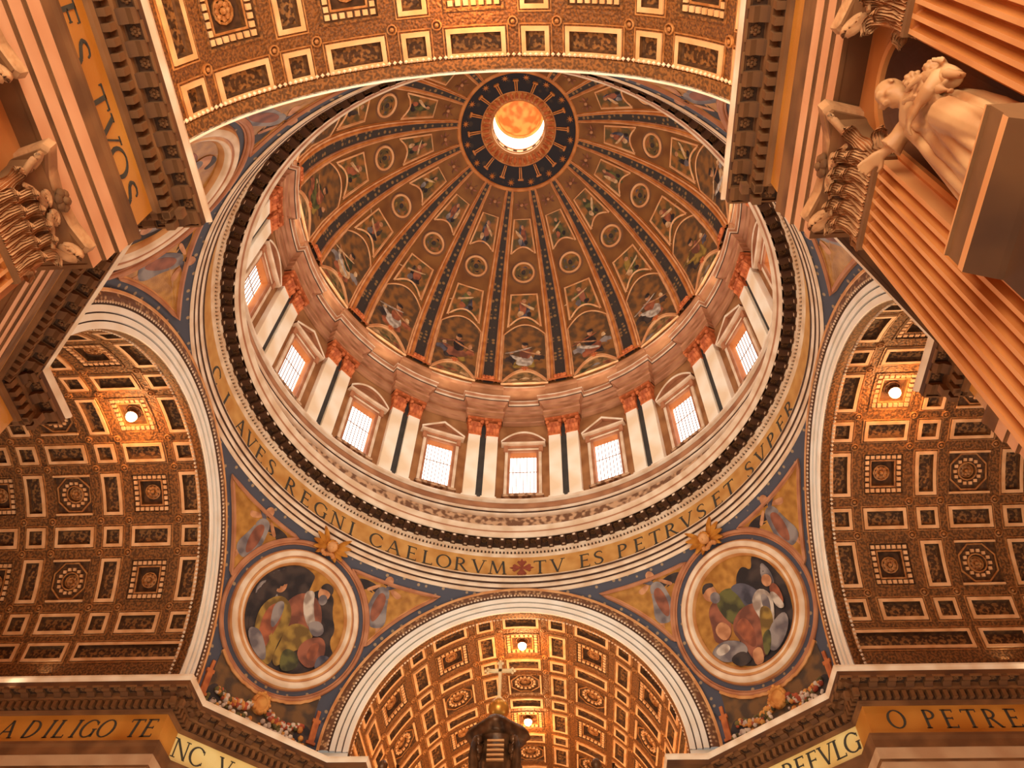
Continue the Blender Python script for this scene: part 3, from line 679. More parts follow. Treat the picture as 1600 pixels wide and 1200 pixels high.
def pendentive(k, rot, place):
    V0 = RZ(rot)
    b = MB(); N = 40; lats = [math.asin((z - ZS) / RS) for z in [29.95 + (45.4 - 29.95) * i / 44 for i in range(45)]]
    rows = []
    for la in lats:
        rho = RS * cos(la); t = math.acos(min(1, DA / rho)) if rho > DA else 0
        rows.append([SPH(t + (pi / 2 - 2 * t) * i / N, la) for i in range(N + 1)])
    b.loops(rows, 0, closed=False)
    root = b.build('wall_pendentive_' + place.replace(' ', '_'), 'star_blue', None, True, V0)
    tag(root, 'blue starred pendentive with gold mosaic corners at the %s of the dome ring' % place, 'wall', 'structure')
    nrm = lambda p: Vector(p) - Vector((0, 0, ZS))
    for side, reg in ((1, UP_R), (-1, UP_L)):
        b = MB(); b.loops([[TM(x, y, .05) for x, y in reg], [TM(lerp(x, side * 5.6, .5), lerp(y, 4.3, .5), .05) for x, y in reg]]); b.fan([TM(lerp(x, side * 5.6, .5), lerp(y, 4.3, .5), .05) for x, y in reg])
        pn = b.build('mosaic_panel', 'gold_mosaic', root)
        f = MB(); f.tube([TM(x, y, .06) for x, y in reg], .17, 5, 0, True, 1.0, nrm); f.build('panel_moulding', 'moulding_rose', pn)
        f = MB(); f.tube([TM(lerp(x, side * 5.6, .06), lerp(y, 4.3, .06), .06) for x, y in reg], .08, 4, 0, True, 1.0, nrm); f.build('panel_moulding', 'moulding_gold', pn)
        f = MB(); angel(f, TM, side * 5.7, 4.6, 1.5, side, .07); f.build('angel_figure', FIGM, pn)
    # lower panel below the medallion
    b = MB(); b.loops([[SPH(az, lerp(l0, l1, t), .05) for az, l0, l1 in low_cols] for t in (0, .25, .5, .75, 1)], 0, closed=False)
    pn = b.build('mosaic_panel', 'lower_mosaic', root)
    f = MB(); f.tube([SPH(az, l1, .06) for az, l0, l1 in low_cols], .15, 5, 0, False, 1.0, nrm); f.build('panel_moulding', 'moulding_gold', pn)
    f = MB()
    for a_, s_ in ((-3.6, 1), (3.6, 1)): 
        patch(f, TM, smooth_poly([(a_ - .8, -8.0), (a_ + .8, -8.0), (a_ + .6, -6.9), (a_ - .2, -6.6)]), .07, FI['dark'])
        patch(f, TM, smooth_poly([(a_ * 1.35 - .35, -7.8), (a_ * 1.35 + .35, -7.8), (a_ * 1.4 + .3, -5.6), (a_ * 1.4 - .3, -5.6)]), .07, FI['blue'])
    f.build('cloud_mosaic', FIGM, pn)
    return root
PENDS = {}
for k, (rot, place) in enumerate(((90, 'far left'), (0, 'far right'), (180, 'near left'), (-90, 'near right'))):
    PENDS[place] = pendentive(k, rot, place)

# ------------------------------------------------------------------ ring cornice under the drum, with its inscription
b = MB(); b.lathe([(20.95, 45.2), (20.8, 45.28), (20.8, 45.5), (20.95, 45.52), (20.95, 45.62), (20.76, 45.64), (20.7, 46.0), (20.88, 46.02), (20.88, 46.14), (20.64, 46.16), (20.56, 46.52), (20.76, 46.55), (20.76, 46.64), (20.5, 46.68), (20.55, 46.82), (20.9, 46.84)], 160, [0, 0, 1, 1, 1, 0, 1, 1, 1, 0, 1, 1, 1, 0, 1])
ring = b.build('trim_5', ['moulding_pale', 'groove_dark'], None, True); tag(ring, 'gold ring entablature under the drum with the inscription TV ES PETRVS', 'cornice', 'structure')
b = MB(); b.lathe([(20.9, 46.84), (20.9, 49.1)], 160); frieze = b.build('frieze', 'gold_frieze', ring, True)
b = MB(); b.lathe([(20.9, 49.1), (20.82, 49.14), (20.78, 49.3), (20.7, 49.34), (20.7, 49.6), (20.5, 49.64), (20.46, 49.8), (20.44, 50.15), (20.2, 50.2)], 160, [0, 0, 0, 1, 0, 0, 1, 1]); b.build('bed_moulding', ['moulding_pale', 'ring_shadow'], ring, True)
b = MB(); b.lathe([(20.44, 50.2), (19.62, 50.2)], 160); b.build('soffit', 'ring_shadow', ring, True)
b = MB(); b.lathe([(19.75, 50.2), (19.66, 50.2), (19.62, 50.42), (19.54, 50.5), (19.5, 50.75), (19.38, 50.8), (19.3, 51.1), (19.22, 51.15), (19.22, 51.28), (21.6, 51.3)], 160, [1, 0, 0, 0, 1, 0, 0, 0, 1]); b.build('cornice_nose', ['moulding_pale', 'moulding_rose'], ring, True)
b = MB()
for k in range(400):
    a = 2 * pi * k / 400
    m = Matrix.Rotation(-a, 4, 'Z'); vs = [m @ Vector(p) for p in [(x, y, z) for x in (-.085, .085) for y in (20.56, 20.72) for z in (49.34, 49.58)]]
    b.add(vs, [(0, 1, 3, 2), (4, 6, 7, 5), (0, 4, 5, 1), (2, 3, 7, 6), (0, 2, 6, 4), (1, 5, 7, 3)])
o = b.build('dentil_row', 'moulding_pale', ring); o['kind'] = 'stuff'
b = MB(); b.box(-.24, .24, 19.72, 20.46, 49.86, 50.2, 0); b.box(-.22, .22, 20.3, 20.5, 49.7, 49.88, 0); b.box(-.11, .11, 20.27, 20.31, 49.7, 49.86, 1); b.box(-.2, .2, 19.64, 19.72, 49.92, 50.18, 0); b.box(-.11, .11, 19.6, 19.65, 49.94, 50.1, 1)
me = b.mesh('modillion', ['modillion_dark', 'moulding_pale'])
for k in range(118):
    put('modillion', me, ring, RZ(k * 360 / 118 + 1.5)); put('rosette', ros_brown, ring, RZ(k * 360 / 118 + 1.5 + 180 / 118) @ T(0, 20.03, 50.16) @ Matrix.Rotation(pi, 4, 'X') @ Matrix.Scale(.26, 4))
INS = [('C', -90), ('L', -83.2), ('A', -76.7), ('V', -72.7), ('E', -68.9), ('S', -65.0), ('R', -58.6), ('E', -54.0), ('G', -49.8), ('N', -45.0), ('I', -41.2), ('C', -34.9), ('A', -30.3), ('E', -25.9), ('L', -22.0), ('O', -18.2), ('R', -14.1), ('V', -9.9), ('M', -5.4), ('T', 4.6), ('V', 8.7), ('E', 15.3), ('S', 18.6), ('P', 24.5), ('E', 28.7), ('T', 32.8), ('R', 36.9), ('V', 41.2), ('S', 45.3), ('E', 50.0), ('T', 53.8), ('S', 60.3), ('V', 64.5), ('P', 68.8), ('E', 73.1), ('R', 77.1), ('H', 0)]
for ch, az in INS:
    if ch == 'H': continue
    letter(ch, lambda u, v, d, az=az: ((20.9 - d) * sin(radians(az) + u / 20.9), (20.9 - d) * cos(radians(az) + u / 20.9), 47.2 + v), frieze, 1.45)
# the red cross that starts the inscription
b = MB()
cr = []
for k in range(4):
    a = k * pi / 2
    for x, y in ((.14, .14), (.12, .55), (.42, .62), (.3, .8), (.14, .72), (0, 1.05), (-.14, .72), (-.3, .8), (-.42, .62), (-.12, .55)):
        cr.append((x * cos(-a) - y * sin(-a), x * sin(-a) + y * cos(-a)))
fn = lambda u, v, d: ((20.9 - d) * sin(u / 20.9 + radians(.3)), (20.9 - d) * cos(u / 20.9 + radians(.3)), 47.92 + v)
b.fan([fn(x, y, .05) for x, y in cr], 0, fn(0, 0, .05)); b.loops([[fn(x, y, -.01) for x, y in cr], [fn(x, y, .05) for x, y in cr]])
b.build('cross_emblem', 'cross_red', frieze)

# ------------------------------------------------------------------ drum
RW, RG = 22.25, 22.95
WZ0, WZ1, WHW = 58.6, 64.8, 1.36
def RM(az, z, w): return ((RW - w) * sin(az), (RW - w) * cos(az), z)
b = MB(); ah = WHW / RW
for k in range(16):
    a0 = radians(22.5 * k)
    azs = [-radians(11.25), -radians(7.5), -ah, 0, ah, radians(7.5), radians(11.25)]; zs = [57.0, WZ0, WZ1, 70.2]
    for i in range(6):
        for j in range(3):
            if j == 1 and i in (2, 3): continue
            b.add([RM(a0 + azs[i], zs[j], 0), RM(a0 + azs[i + 1], zs[j], 0), RM(a0 + azs[i + 1], zs[j + 1], 0), RM(a0 + azs[i], zs[j + 1], 0)], [(0, 1, 2, 3)])
drum = b.build('wall_drum', 'drum_wall'); tag(drum, 'round drum wall below the dome with paired pale pilasters and windows', 'wall', 'structure')
# gallery parapet and pedestal zone under the pilasters
b = MB(); b.lathe([(21.6, 51.3), (21.6, 52.2), (21.4, 52.3), (21.3, 52.45), (21.5, 52.5), (21.5, 52.6), (21.2, 52.65), (21.2, 52.85), (21.5, 52.9)], 128, [2, 1, 1, 2, 2, 0, 1, 2]); b.build('gallery_base', ['moulding_rose', 'moulding_pale', 'groove_dark'], drum, True)
b = MB(); b.lathe([(21.5, 52.9), (21.5, 54.6)], 128); b.build('relief_frieze', 'drum_relief', drum, True)
b = MB(); b.lathe([(21.5, 54.6), (21.25, 54.7), (21.2, 54.9), (21.45, 54.95), (21.45, 55.1), (21.25, 55.15), (21.15, 55.4), (21.42, 55.45), (21.42, 55.6), (21.3, 55.65), (21.3, 56.3), (21.42, 56.32), (21.42, 56.42), (21.15, 56.5), (21.15, 56.8), (22.3, 57.0)], 128, [0, 0, 2, 2, 2, 0, 2, 2, 1, 1, 2, 2, 0, 0, 1]); b.build('pedestal_moulding', ['moulding_pale', 'drum_stone', 'groove_dark'], drum, True)
# paired pilasters
def DMx(x, z, w): return RM(x / RW, z, w)
b = MB(); b.box(-.64, .64, 57.45, 66.7, 0, .6, 0, DMx); PIL = b.mesh('pilaster', 'drum_pilaster')
b = MB(); b.box(-.82, .82, 57.0, 57.25, 0, .75, 0, DMx); b.box(-.77, .77, 57.25, 57.45, 0, .68, 0, DMx); PBASE = b.mesh('base', 'drum_pilaster')
b = MB(); b.box(-.74, .74, 66.7, 66.85, 0, .68, 0, DMx)
b.loops([[DMx(x * s, z, w * s2) for x, w in ((-.68, 0), (-.68, .6), (.68, .6), (.68, 0))] for z, s, s2 in ((66.85, 1, 1), (68.0, 1.05, 1.05), (68.7, 1.25, 1.3))], 0, closed=False)
for z, h_ in ((66.9, .75), (67.6, .75)):
    for k in range(4):
        x = (-.54 + .36 * k) if z < 67 else (-.36 + .36 * k)
        if z > 67 and k == 3: continue
        b.loops([[DMx(x + dx, z + t * h_, .62 + .32 * t ** 2.2 + (0 if abs(dx) > .1 else .07)) for dx in (-.17, -.05, .05, .17)] for t in (0, .5, .85, 1)] + [[DMx(x + dx * .6, z + h_ * .9, 1.02) for dx in (-.17, -.05, .05, .17)]], 0, closed=False)
for sg in (-1, 1): b.ball(DMx(sg * .72, 68.65, .85), (.24, .24, .26), 0, 7, 4)
b.box(-.95, .95, 68.95, 69.25, 0, 1.05, 0, DMx); b.ball(DMx(0, 69.0, 1.05), .16, 0, 5, 3)
PCAP = b.mesh('capital', 'drum_capital')
b = MB(); b.box(-.5, .5, 57.2, 68.8, 0, .3, 0, DMx); PGAP = b.mesh('recessed_strip', 'drum_gap')
# projecting entablature over each pair (blocks with mitred ends)
ENTP = [(.05, 69.25), (.05, 69.9), (.15, 69.95), (.15, 70.6), (.25, 70.75), (.05, 70.8), (.05, 71.5), (.25, 71.6), (.35, 71.8), (.7, 72.0), (.8, 72.05), (.8, 72.35), (.95, 72.6), (.98, 72.75), (-.2, 72.85)]
ENTM = [0, 1, 0, 1, 3, 0, 1, 0, 1, 3, 2, 1, 2, 0]
b = MB(); hw = 1.98
b.loops([[DMx(x, z, w) for x, w in ((-hw - max(0, o * .8), -.1), (-hw - max(0, o * .8), .68 + o), (-.6, .68 + o), (.6, .68 + o), (hw + max(0, o * .8), .68 + o), (hw + max(0, o * .8), -.1))] for o, z in ENTP], ENTM, closed=False)
PENT = b.mesh('entablature_block', ['drum_stone', 'moulding_rose', 'moulding_pale', 'groove_dark'])
b.v = []; b.f = []; b.m = []
b.loops([[DMx(x, z, w) for x, w in ((-1.9, -.1), (-1.9, .3 + o), (-.6, .3 + o), (.6, .3 + o), (1.9, .3 + o), (1.9, -.1))] for o, z in ((0.2, 72.8), (.2, 73.2), (.1, 73.25), (.1, 75.6), (.3, 75.8), (.35, 76.1), (0, 76.2))], [1, 0, 0, 0, 1, 2], closed=False)
PATT = b.mesh('attic_block', ['drum_stone', 'moulding_rose', 'moulding_pale', 'groove_dark'])
b = MB(); b.lathe([(RW - o, z) for o, z in ENTP] , 128, ENTM); b.lathe([(22.1, 72.8), (22.1, 73.2), (22.2, 73.25), (22.2, 75.5), (22.0, 75.7), (21.85, 76.1), (21.8, 76.25), (22.0, 76.4)], 128, [1, 0, 0, 0, 1, 2, 1])
b.build('drum_entablature', ['drum_stone', 'moulding_rose', 'moulding_pale', 'groove_dark'], drum, True)
for k in range(16):
    mc = RZ(-(22.5 * k + 11.25))
    for sg in (-1, 1):
        m = RZ(-(22.5 * k + 11.25 + sg * 2.5)); o = put('pilaster', PIL, drum, m); put('base', PBASE, o); put('capital', PCAP, o)
    put('recessed_strip', PGAP, drum, mc); put('entablature_block', PENT, drum, mc); put('attic_block', PATT, drum, mc)
# windows
b = MB()
rl = lambda x0, x1, z0, z1, w: [DMx(x0, z0, w), DMx(x1, z0, w), DMx(x1, z1, w), DMx(x0, z1, w)]
b.loops([rl(-WHW, WHW, WZ0, WZ1, .02), rl(-WHW, WHW, WZ0, WZ1, RW - RG)]); WREV = b.mesh('window', 'orange_stone')
b = MB(); b.loops([rl(-WHW - .55, WHW + .55, WZ0 - .45, WZ1 + .45, 0), rl(-WHW - .55, WHW + .55, WZ0 - .45, WZ1 + .45, .22), rl(-WHW - .25, WHW + .25, WZ0 - .2, WZ1 + .2, .22), rl(-WHW - .22, WHW + .22, WZ0 - .18, WZ1 + .18, .14), rl(-WHW, WHW, WZ0, WZ1, .14), rl(-WHW, WHW, WZ0, WZ1, 0)], [0, 0, 1, 1, 1]); WFRAME = b.mesh('frame', ['moulding_pale', 'moulding_rose'])
b = MB(); b.box(-2.1, 2.1, WZ0 - .75, WZ0 - .45, 0, .4, 0, DMx); WSILL = b.mesh('sill', 'drum_relief')
b = MB(); b.ngon(rl(-WHW, WHW, WZ0, WZ1, RW - RG + .02)); WPANE = b.mesh('pane', 'window_glass')
b = MB()
for x in (-1.05, -.7, -.35, 0, .35, .7, 1.05): b.box(x - .03, x + .03, WZ0, WZ1, RW - RG + .1, RW - RG + .17, 0, DMx)
for z in (62.4,): b.box(-WHW, WHW, z - .03, z + .03, RW - RG + .1, RW - RG + .16, 0, DMx)
WBAR = b.mesh('glazing_bars', 'iron')
PB = WZ1 + .5
b = MB()
b.box(-1.95, 1.95, PB, PB + .35, 0, .26, 0, DMx)      # frieze over the frame
for x in (-1.85, 1.85): b.box(x - .22, x + .22, PB - .6, PB + .35, 0, .34, 0, DMx)
b.box(-2.35, 2.35, PB + .35, PB + .55, 0, .62, 1, DMx)
tri = [(-2.35, PB + .55), (2.35, PB + .55), (0, PB + 2.3)]
b.loops([[DMx(x, z, .2) for x, z in tri], [DMx(x * .9, PB + .55 + (z - PB - .55) * .9, .2) for x, z in tri]], 2); b.fan([DMx(x, z, .2) for x, z in tri], 2)
for sg in (-1, 1): b.loops([[DMx(sg * 2.4, PB + .5, w), DMx(0, PB + 2.15, w)] for w in (0, .62)] + [[DMx(sg * 2.4, PB + .74, .66), DMx(0, PB + 2.45, .66)], [DMx(sg * 2.4, PB + .74, 0), DMx(0, PB + 2.45, 0)]], [0, 1, 0], closed=False)
WTRI = b.mesh('pediment', ['moulding_rose', 'moulding_pale', 'drum_stone'])
b = MB()
b.box(-1.95, 1.95, PB, PB + .35, 0, .26, 0, DMx)
for x in (-1.85, 1.85): b.box(x - .22, x + .22, PB - .6, PB + .35, 0, .34, 0, DMx)
b.box(-2.35, 2.35, PB + .35, PB + .55, 0, .62, 1, DMx)
arcp = [(-2.4 + 4.8 * k / 16, PB + .5 + 1.6 * (1 - (1 - k / 8) ** 2)) for k in range(17)]
b.fan([DMx(x, z, .2) for x, z in arcp], 2)
b.loops([[DMx(x, z, 0) for x, z in arcp], [DMx(x, z, .62) for x, z in arcp], [DMx(x, z + .26, .66) for x, z in arcp], [DMx(x, z + .26, 0) for x, z in arcp]], [0, 1, 0], closed=False)
WSEG = b.mesh('pediment', ['moulding_rose', 'moulding_pale', 'drum_stone'])
for k in range(16):
    kk = k if k <= 8 else k - 16
    side = 'right' if kk > 0 else 'left'
    pos = 'at the centre of the far side' if kk == 0 else ('directly behind, hidden by the near arch' if kk == 8 else '%d%s from the centre on the %s' % (abs(kk), {1: 'st', 2: 'nd', 3: 'rd'}.get(abs(kk), 'th'), side))
    o = put('window_%d' % (k + 1), WREV, None, RZ(-22.5 * k)); tag(o, 'bright drum window with %s pediment, %s' % ('curved' if k % 2 == 0 else 'pointed', pos), 'window', 'structure')
    put('frame', WFRAME, o); put('sill', WSILL, o); put('pane', WPANE, o)
    g = put('glazing_bars', WBAR, o); g['kind'] = 'stuff'
    put('pediment', WSEG if k % 2 == 0 else WTRI, o)

# ------------------------------------------------------------------ dome
DC, DR, DZ = 5.7, 27.6, 76.6
SEG = radians(22.5)
def DM(az, ph, w=0.0):
    r = (DR - w) * cos(radians(ph)) - DC; return (r * sin(az), r * cos(az), DZ + (DR - w) * sin(radians(ph)))
PH1 = 61.6; PH2 = degrees(math.acos((4.79 + DC) / DR))
b = MB(); NA = 128
b.loops([[DM(2 * pi * i / NA, ph) for i in range(NA)] for ph in [-.5 + (PH1 + .5) * j / 36 for j in range(37)]], 0)
dome = b.build('ceiling_dome', 'dome_ground', None, True); tag(dome, 'great ribbed dome with gold mosaic segments around the lantern', 'ceiling', 'structure')
b = MB(); b.loops([[DM(2 * pi * i / NA, ph) for i in range(NA)] for ph in [PH1 + (PH2 - PH1) * j / 6 for j in range(7)]], 0); bl = b.build('starry_ring', 'ring_blue', dome, True)
b = MB(); b.loops([[DM(2 * pi * i / NA, PH1 + d, w) for i in range(NA)] for d, w in ((-.6, -.02), (-.5, .2), (.1, .25), (.4, .1), (.5, -.02))]); b.build('ring_moulding', 'dome_gold', dome, True)
# gilt ring with leaves around the eye
b = MB(); b.lathe([(4.9, 102.2), (4.75, 102.1), (4.6, 102.25), (4.3, 102.45), (3.9, 102.6), (3.6, 102.75), (3.45, 102.7), (3.42, 103.1)], 64); b.build('eye_ring', 'dome_gold', dome, True)
b = MB()
for k in range(48):
    a = 2 * pi * k / 48; m = Matrix.Rotation(-a, 4, 'Z')
    for r, z in ((4.45, 102.3), (3.75, 102.6)): c = m @ Vector((0, r, z)); b.ball(c, (.14, .14, .14), 0, 5, 3)
o = b.build('leaf_border', 'moulding_gold', dome); o['kind'] = 'stuff'
b = MB()
for k in range(40):
    m = Matrix.Rotation(-2 * pi * k / 40, 4, 'Z'); pts = [m @ Vector(p) for p in ((0, 4.7, 102.05), (-.2, 4.3, 102.3), (-.16, 3.75, 102.6), (0, 3.6, 102.62), (.16, 3.75, 102.6), (.2, 4.3, 102.3))]
    top = m @ Vector((0, 4.2, 102.12)); b.fan(pts, 0, top)
o = b.build('leaf_ring', 'drum_capital', dome); o['kind'] = 'stuff'
b = MB()
for sg in (-1, 1): b.loops([[DM(sg * .022 + d, ph, w) for d, w in ((-.012, 0), (-.012, .16), (.012, .16), (.012, 0))] for ph in (PH2 - .2, PH2 - 2.0, PH2 - 3.4)], 0)
b.loops([[DM(d * .055, PH2 - 3.3, w) for d, w in ((-1, 0), (-1, .2), (1, .2), (1, 0))], [DM(d * .055, PH2 - 3.75, w) for d, w in ((-1, 0), (-1, .2), (1, .2), (1, 0))]])
SPOKE = b.mesh('gilt_ray', 'dome_gold')
b = MB()
rc = (DR * cos(radians(63.2)) - DC)
st = []
for j in range(16):
    r = .5 if j % 2 == 0 else .17; a = 2 * pi * j / 16; st.append(DM(r * sin(a) / rc, 63.3 + degrees(r * cos(a) / DR), .06))
b.fan(st, 0, DM(0, 63.3, .14)); STAR = b.mesh('star', 'dome_gold')
# ribs
rib_prof = [(-3.75, 0), (-3.7, .3), (-3.3, .38), (-3.1, .26), (-2.9, .26), (-2.7, .42), (-2.2, .42), (-2.0, .3), (-1.7, .28), (-1.6, .12), (1.6, .12), (1.7, .28), (2.0, .3), (2.2, .42), (2.7, .42), (2.9, .26), (3.1, .26), (3.3, .38), (3.7, .3), (3.75, 0)]
rib_m = [0, 1, 1, 2, 0, 0, 0, 2, 2, 3, 2, 2, 0, 0, 0, 2, 1, 1, 0]
b = MB(); phs = [.2 + (PH1 - .6) * j / 30 for j in range(31)]
for i in range(len(rib_prof) - 1):
    b.loops([[DM(radians(rib_prof[i][0]), p, rib_prof[i][1] * lerp(1, .55, p / 62)) for p in phs], [DM(radians(rib_prof[i + 1][0]), p, rib_prof[i + 1][1] * lerp(1, .55, p / 62)) for p in phs]], rib_m[i], closed=False)
RIB = b.mesh('rib', ['dome_gold', 'dome_line', 'moulding_rose', 'dome_blue'])
SMX = radians(7.4)
def SM(s, ph, w=0.0): return DM(s * SMX, ph, w)
def dn(p): v = Vector(p); return Vector((v.x, v.y, v.z - 80))
def arcpts(s0, s1, p0, rise, n=10): return [(lerp(s0, s1, k / n), p0 + rise * (1 - (2 * k / n - 1) ** 2)) for k in range(n + 1)]
def panel(outl, mats, r=.13, inner=True, fill=None, cs=0.0):
    n = len(outl); cx = sum(p[0] for p in outl) / n; cy = sum(p[1] for p in outl) / n
    f = MB(); f.tube([SM(s, p, .04) for s, p in outl], r, 5, 0, True, 1.0, dn)
    g = MB(); ls = [[SM(lerp(s, cx, t), lerp(p, cy, t), .05) for s, p in outl] for t in (0, .33, .66)]; g.loops(ls); g.fan(ls[-1], 0, SM(cx, cy, .05))
    return f, g
# outlines (s across the segment -1..1, ph degrees up the curve)
lunette = arcpts(-.98, .98, .4, 5.2, 16)
fig_top = arcpts(.98, -.98, 18.6, 3.6, 12)
figure_zone = [(-.98, 1.2)] + arcpts(-.98, .98, 1.2, 5.2, 16)[1:-1] + [(.98, 1.2)] + [(.98, 10)] + fig_top + [(-.98, 10)]
trap1 = arcpts(-.8, .8, 21.2, 3.4, 12) + [(.72, 31.6), (-.72, 31.6)]
trap2 = arcpts(-.86, .86, 43.6, 2.2, 10) + [(.74, 53.4), (-.74, 53.4)]
DETS = []
f, g = panel(lunette, None, .16); DETS.append(('lunette', g.mesh('lunette', 'lunette_paint'), f.mesh('moulding', 'dome_line')))
f, g = panel(figure_zone, None, .1); DETS.append(('figure_panel', g.mesh('figure_panel', 'painted_blue'), f.mesh('moulding', 'dome_line')))
f, g = panel(trap1, None, .15); DETS.append(('panel', g.mesh('panel', 'painted_panel'), f.mesh('moulding', 'dome_line')))
f, g = panel(trap2, None, .13); DETS.append(('panel', g.mesh('panel', 'painted_panel'), f.mesh('moulding', 'dome_line')))
rc_ph = 38.4; rr0 = DR * cos(radians(rc_ph)) - DC
def RO(x, y, w): return DM(x / rr0, rc_ph + degrees(y / DR), w)
f = MB(); f.tube([RO(1.34 * cos(2 * pi * k / 28), 1.34 * sin(2 * pi * k / 28), .05) for k in range(28)], .15, 6, 0, True, 1.0, dn)
g = MB(); g.fan([RO(1.3 * cos(2 * pi * k / 28), 1.3 * sin(2 * pi * k / 28), .05) for k in range(28)])
g.loops([[RO(1.75 * c_ * cos(2 * pi * k / 28), 1.75 * c_ * sin(2 * pi * k / 28), .02) for k in range(28)] for c_ in (1, .74)], 1)
DETS.append(('roundel', g.mesh('roundel', ['painted_panel', 'dome_violet']), f.mesh('moulding', 'dome_line')))
# extra gilt lines that follow the ribs down both sides of a segment
f = MB()
for sg in (-1, 1): f.tube([SM(sg * 1.0, p, .03) for p in [1 + 59.5 * k / 24 for k in range(25)]], .07, 4, 0, False, 1.0, dn)
SIDE = f.mesh('segment_line', 'dome_gold')
def cherub(b, fn, k=1.0, sk=0, wg=1):
    for sg in (-1, 1):
        for j, (l, an) in enumerate(((.95, 55), (.85, 10), (.8, -40))):
            a = radians(an); pts = [(sg * .16, 0), (sg * l * cos(a) * .6, l * sin(a) * .6 + .14), (sg * l * cos(a), l * sin(a) + .05), (sg * l * cos(a) * .6, l * sin(a) * .6 - .12)]
            b.fan([fn(x * k, y * k, .08 * k + .02 * j) for x, y in pts], wg)
CH = MB()
c_ph = 57.2; cr0 = DR * cos(radians(c_ph)) - DC
def CM(x, y, w): return DM(x / cr0, c_ph + degrees(y / DR), w)
cherub(CH, CM, 1.15)
p0 = CM(0, .08, .14); CH.ball(p0, (.24, .24, .28), 0, 7, 5)
CHER = CH.mesh('cherub', ['fig_skin', 'fig_red'])
sh = MB(); s_ph = 6.2; sr0 = DR * cos(radians(s_ph)) - DC
def SHM(x, y, w): return DM(x / sr0, s_ph + degrees(y / DR), w)
for j in range(5):
    a = radians(20 + 35 * j); sh.loops([[SHM(.1 * cos(a) + .07 * d, .1 * sin(a), .1) for d in (-1, 1)], [SHM(.5 * cos(a) + .12 * d, .5 * sin(a), .22) for d in (-1, 1)]], 0, closed=False)
sh.ball(SHM(0, 0, .15), .2, 0, 6, 4); SHELL = sh.mesh('shell_boss', 'drum_capital')
b = MB(); BR = DR * 1.0
for j in range(4): b.ball(DM(radians(-1.4 + .93 * j), 1.6, .4), (.28, .28, .32), 0, 6, 4)
b.loops([[DM(radians(d), p, .42) for d in (-3.7, 3.7)] for p in (.1, .9)], 0, closed=False)
RBASE = b.mesh('rib_base', 'drum_capital')
def seg_figures(seed):
    rnd = random.Random(seed); b = MB()
    fn = lambda x, y, w: SM(x, y, w)
    def B(cx, cy, rx, ry, c, k, rot=0.0, jit=.16): patch(b, fn, blob(cx, cy, rx, ry, 14, jit, rot, rnd), .06 + .012 * k, FI[c])
    main = rnd.choice(['cream', 'white', 'red', 'green', 'rose', 'olive']); sec = rnd.choice(['blue', 'dark', 'green', 'red', 'rose'])
    for sg in (-1, 1):
        B(sg * .62, 9.2 + rnd.random(), .26, 2.2, rnd.choice(['blue', 'dark', 'grey', 'rose']), 1); B(sg * .6, 11.9 + rnd.random(), .11, .75, rnd.choice(['skin', 'cream']), 2)
        B(sg * .3, 8.2, .22, 1.2, rnd.choice(['dark', 'rose', 'olive']), 2)
    B(.02, 9.6, .42, 1.9, main, 3); B(.06 * rnd.choice([-1, 1]), 12.2, .27, 1.9, sec, 4); B(-.2, 10.2, .2, 1.5, 'white' if rnd.random() < .4 else main, 5, .3)
    B(.26 * rnd.choice([-1, 1]), 12.4, .1, 1.4, 'skin', 5, .4); B(0, 14.9, .13, 1.0, 'skin', 5, 0, .04); B(.02, 15.5, .14, .55, 'dark', 6); B(-.3, 13.2, .12, 1.2, main, 5, -.5)
    for y0, hx, hy in ((27.3, .5, 2.6), (48.8, .5, 2.6)):
        B(0, y0, hx * .62, hy * 1.25, rnd.choice(['dark', 'blue', 'green']), 1); B(.08 * rnd.choice([-1, 1]), y0 + .5, hx * .4, hy * .9, rnd.choice(['green', 'red', 'rose', 'olive']), 2)
        B(.3 * rnd.choice([-1, 1]), y0 + .3, .13, 1.6, 'cream', 3, rnd.uniform(-.5, .5)); B(0, y0 + hy * .95, .12, .6, 'skin', 4, 0, .05)
        B(-.2, y0 - 1.6, .16, .9, rnd.choice(['cream', 'rose', 'grey']), 3); B(.24, y0 - 1.8, .14, .7, 'dark', 3)
    for x in (-.5, 0, .5): B(x, 2.4 - abs(x), .2, .9, rnd.choice(['cream', 'grey', 'green', 'rose']), 1)
    for j in range(5):
        a = 2 * pi * j / 5; patch(b, RO, blob(.55 * cos(a), .55 * sin(a), .36, .3, 10, .15, a, rnd), .075, FI[rnd.choice(['dark', 'blue', 'olive', 'rose'])])
    patch(b, RO, blob(0, 0, .3, .36, 10, .1, 0, rnd), .09, FI['dark'])
    return b.mesh('painted_figures', FIGM)
for k in range(16):
    m = RZ(-22.5 * k); mr = RZ(-22.5 * k - 11.25)
    put('rib', RIB, dome, mr); put('rib_base', RBASE, dome, mr)
    s_ = put('segment_line', SIDE, dome, m)
    for nm, g, f in DETS:
        o = put(nm, g, dome, m); put('moulding', f, o)
    put('cherub', CHER, dome, m); put('shell_boss', SHELL, dome, m)
    put('painted_figures', seg_figures(100 + k), dome, m)
    put('gilt_ray', SPOKE, dome, m); put('star', STAR, dome, mr)
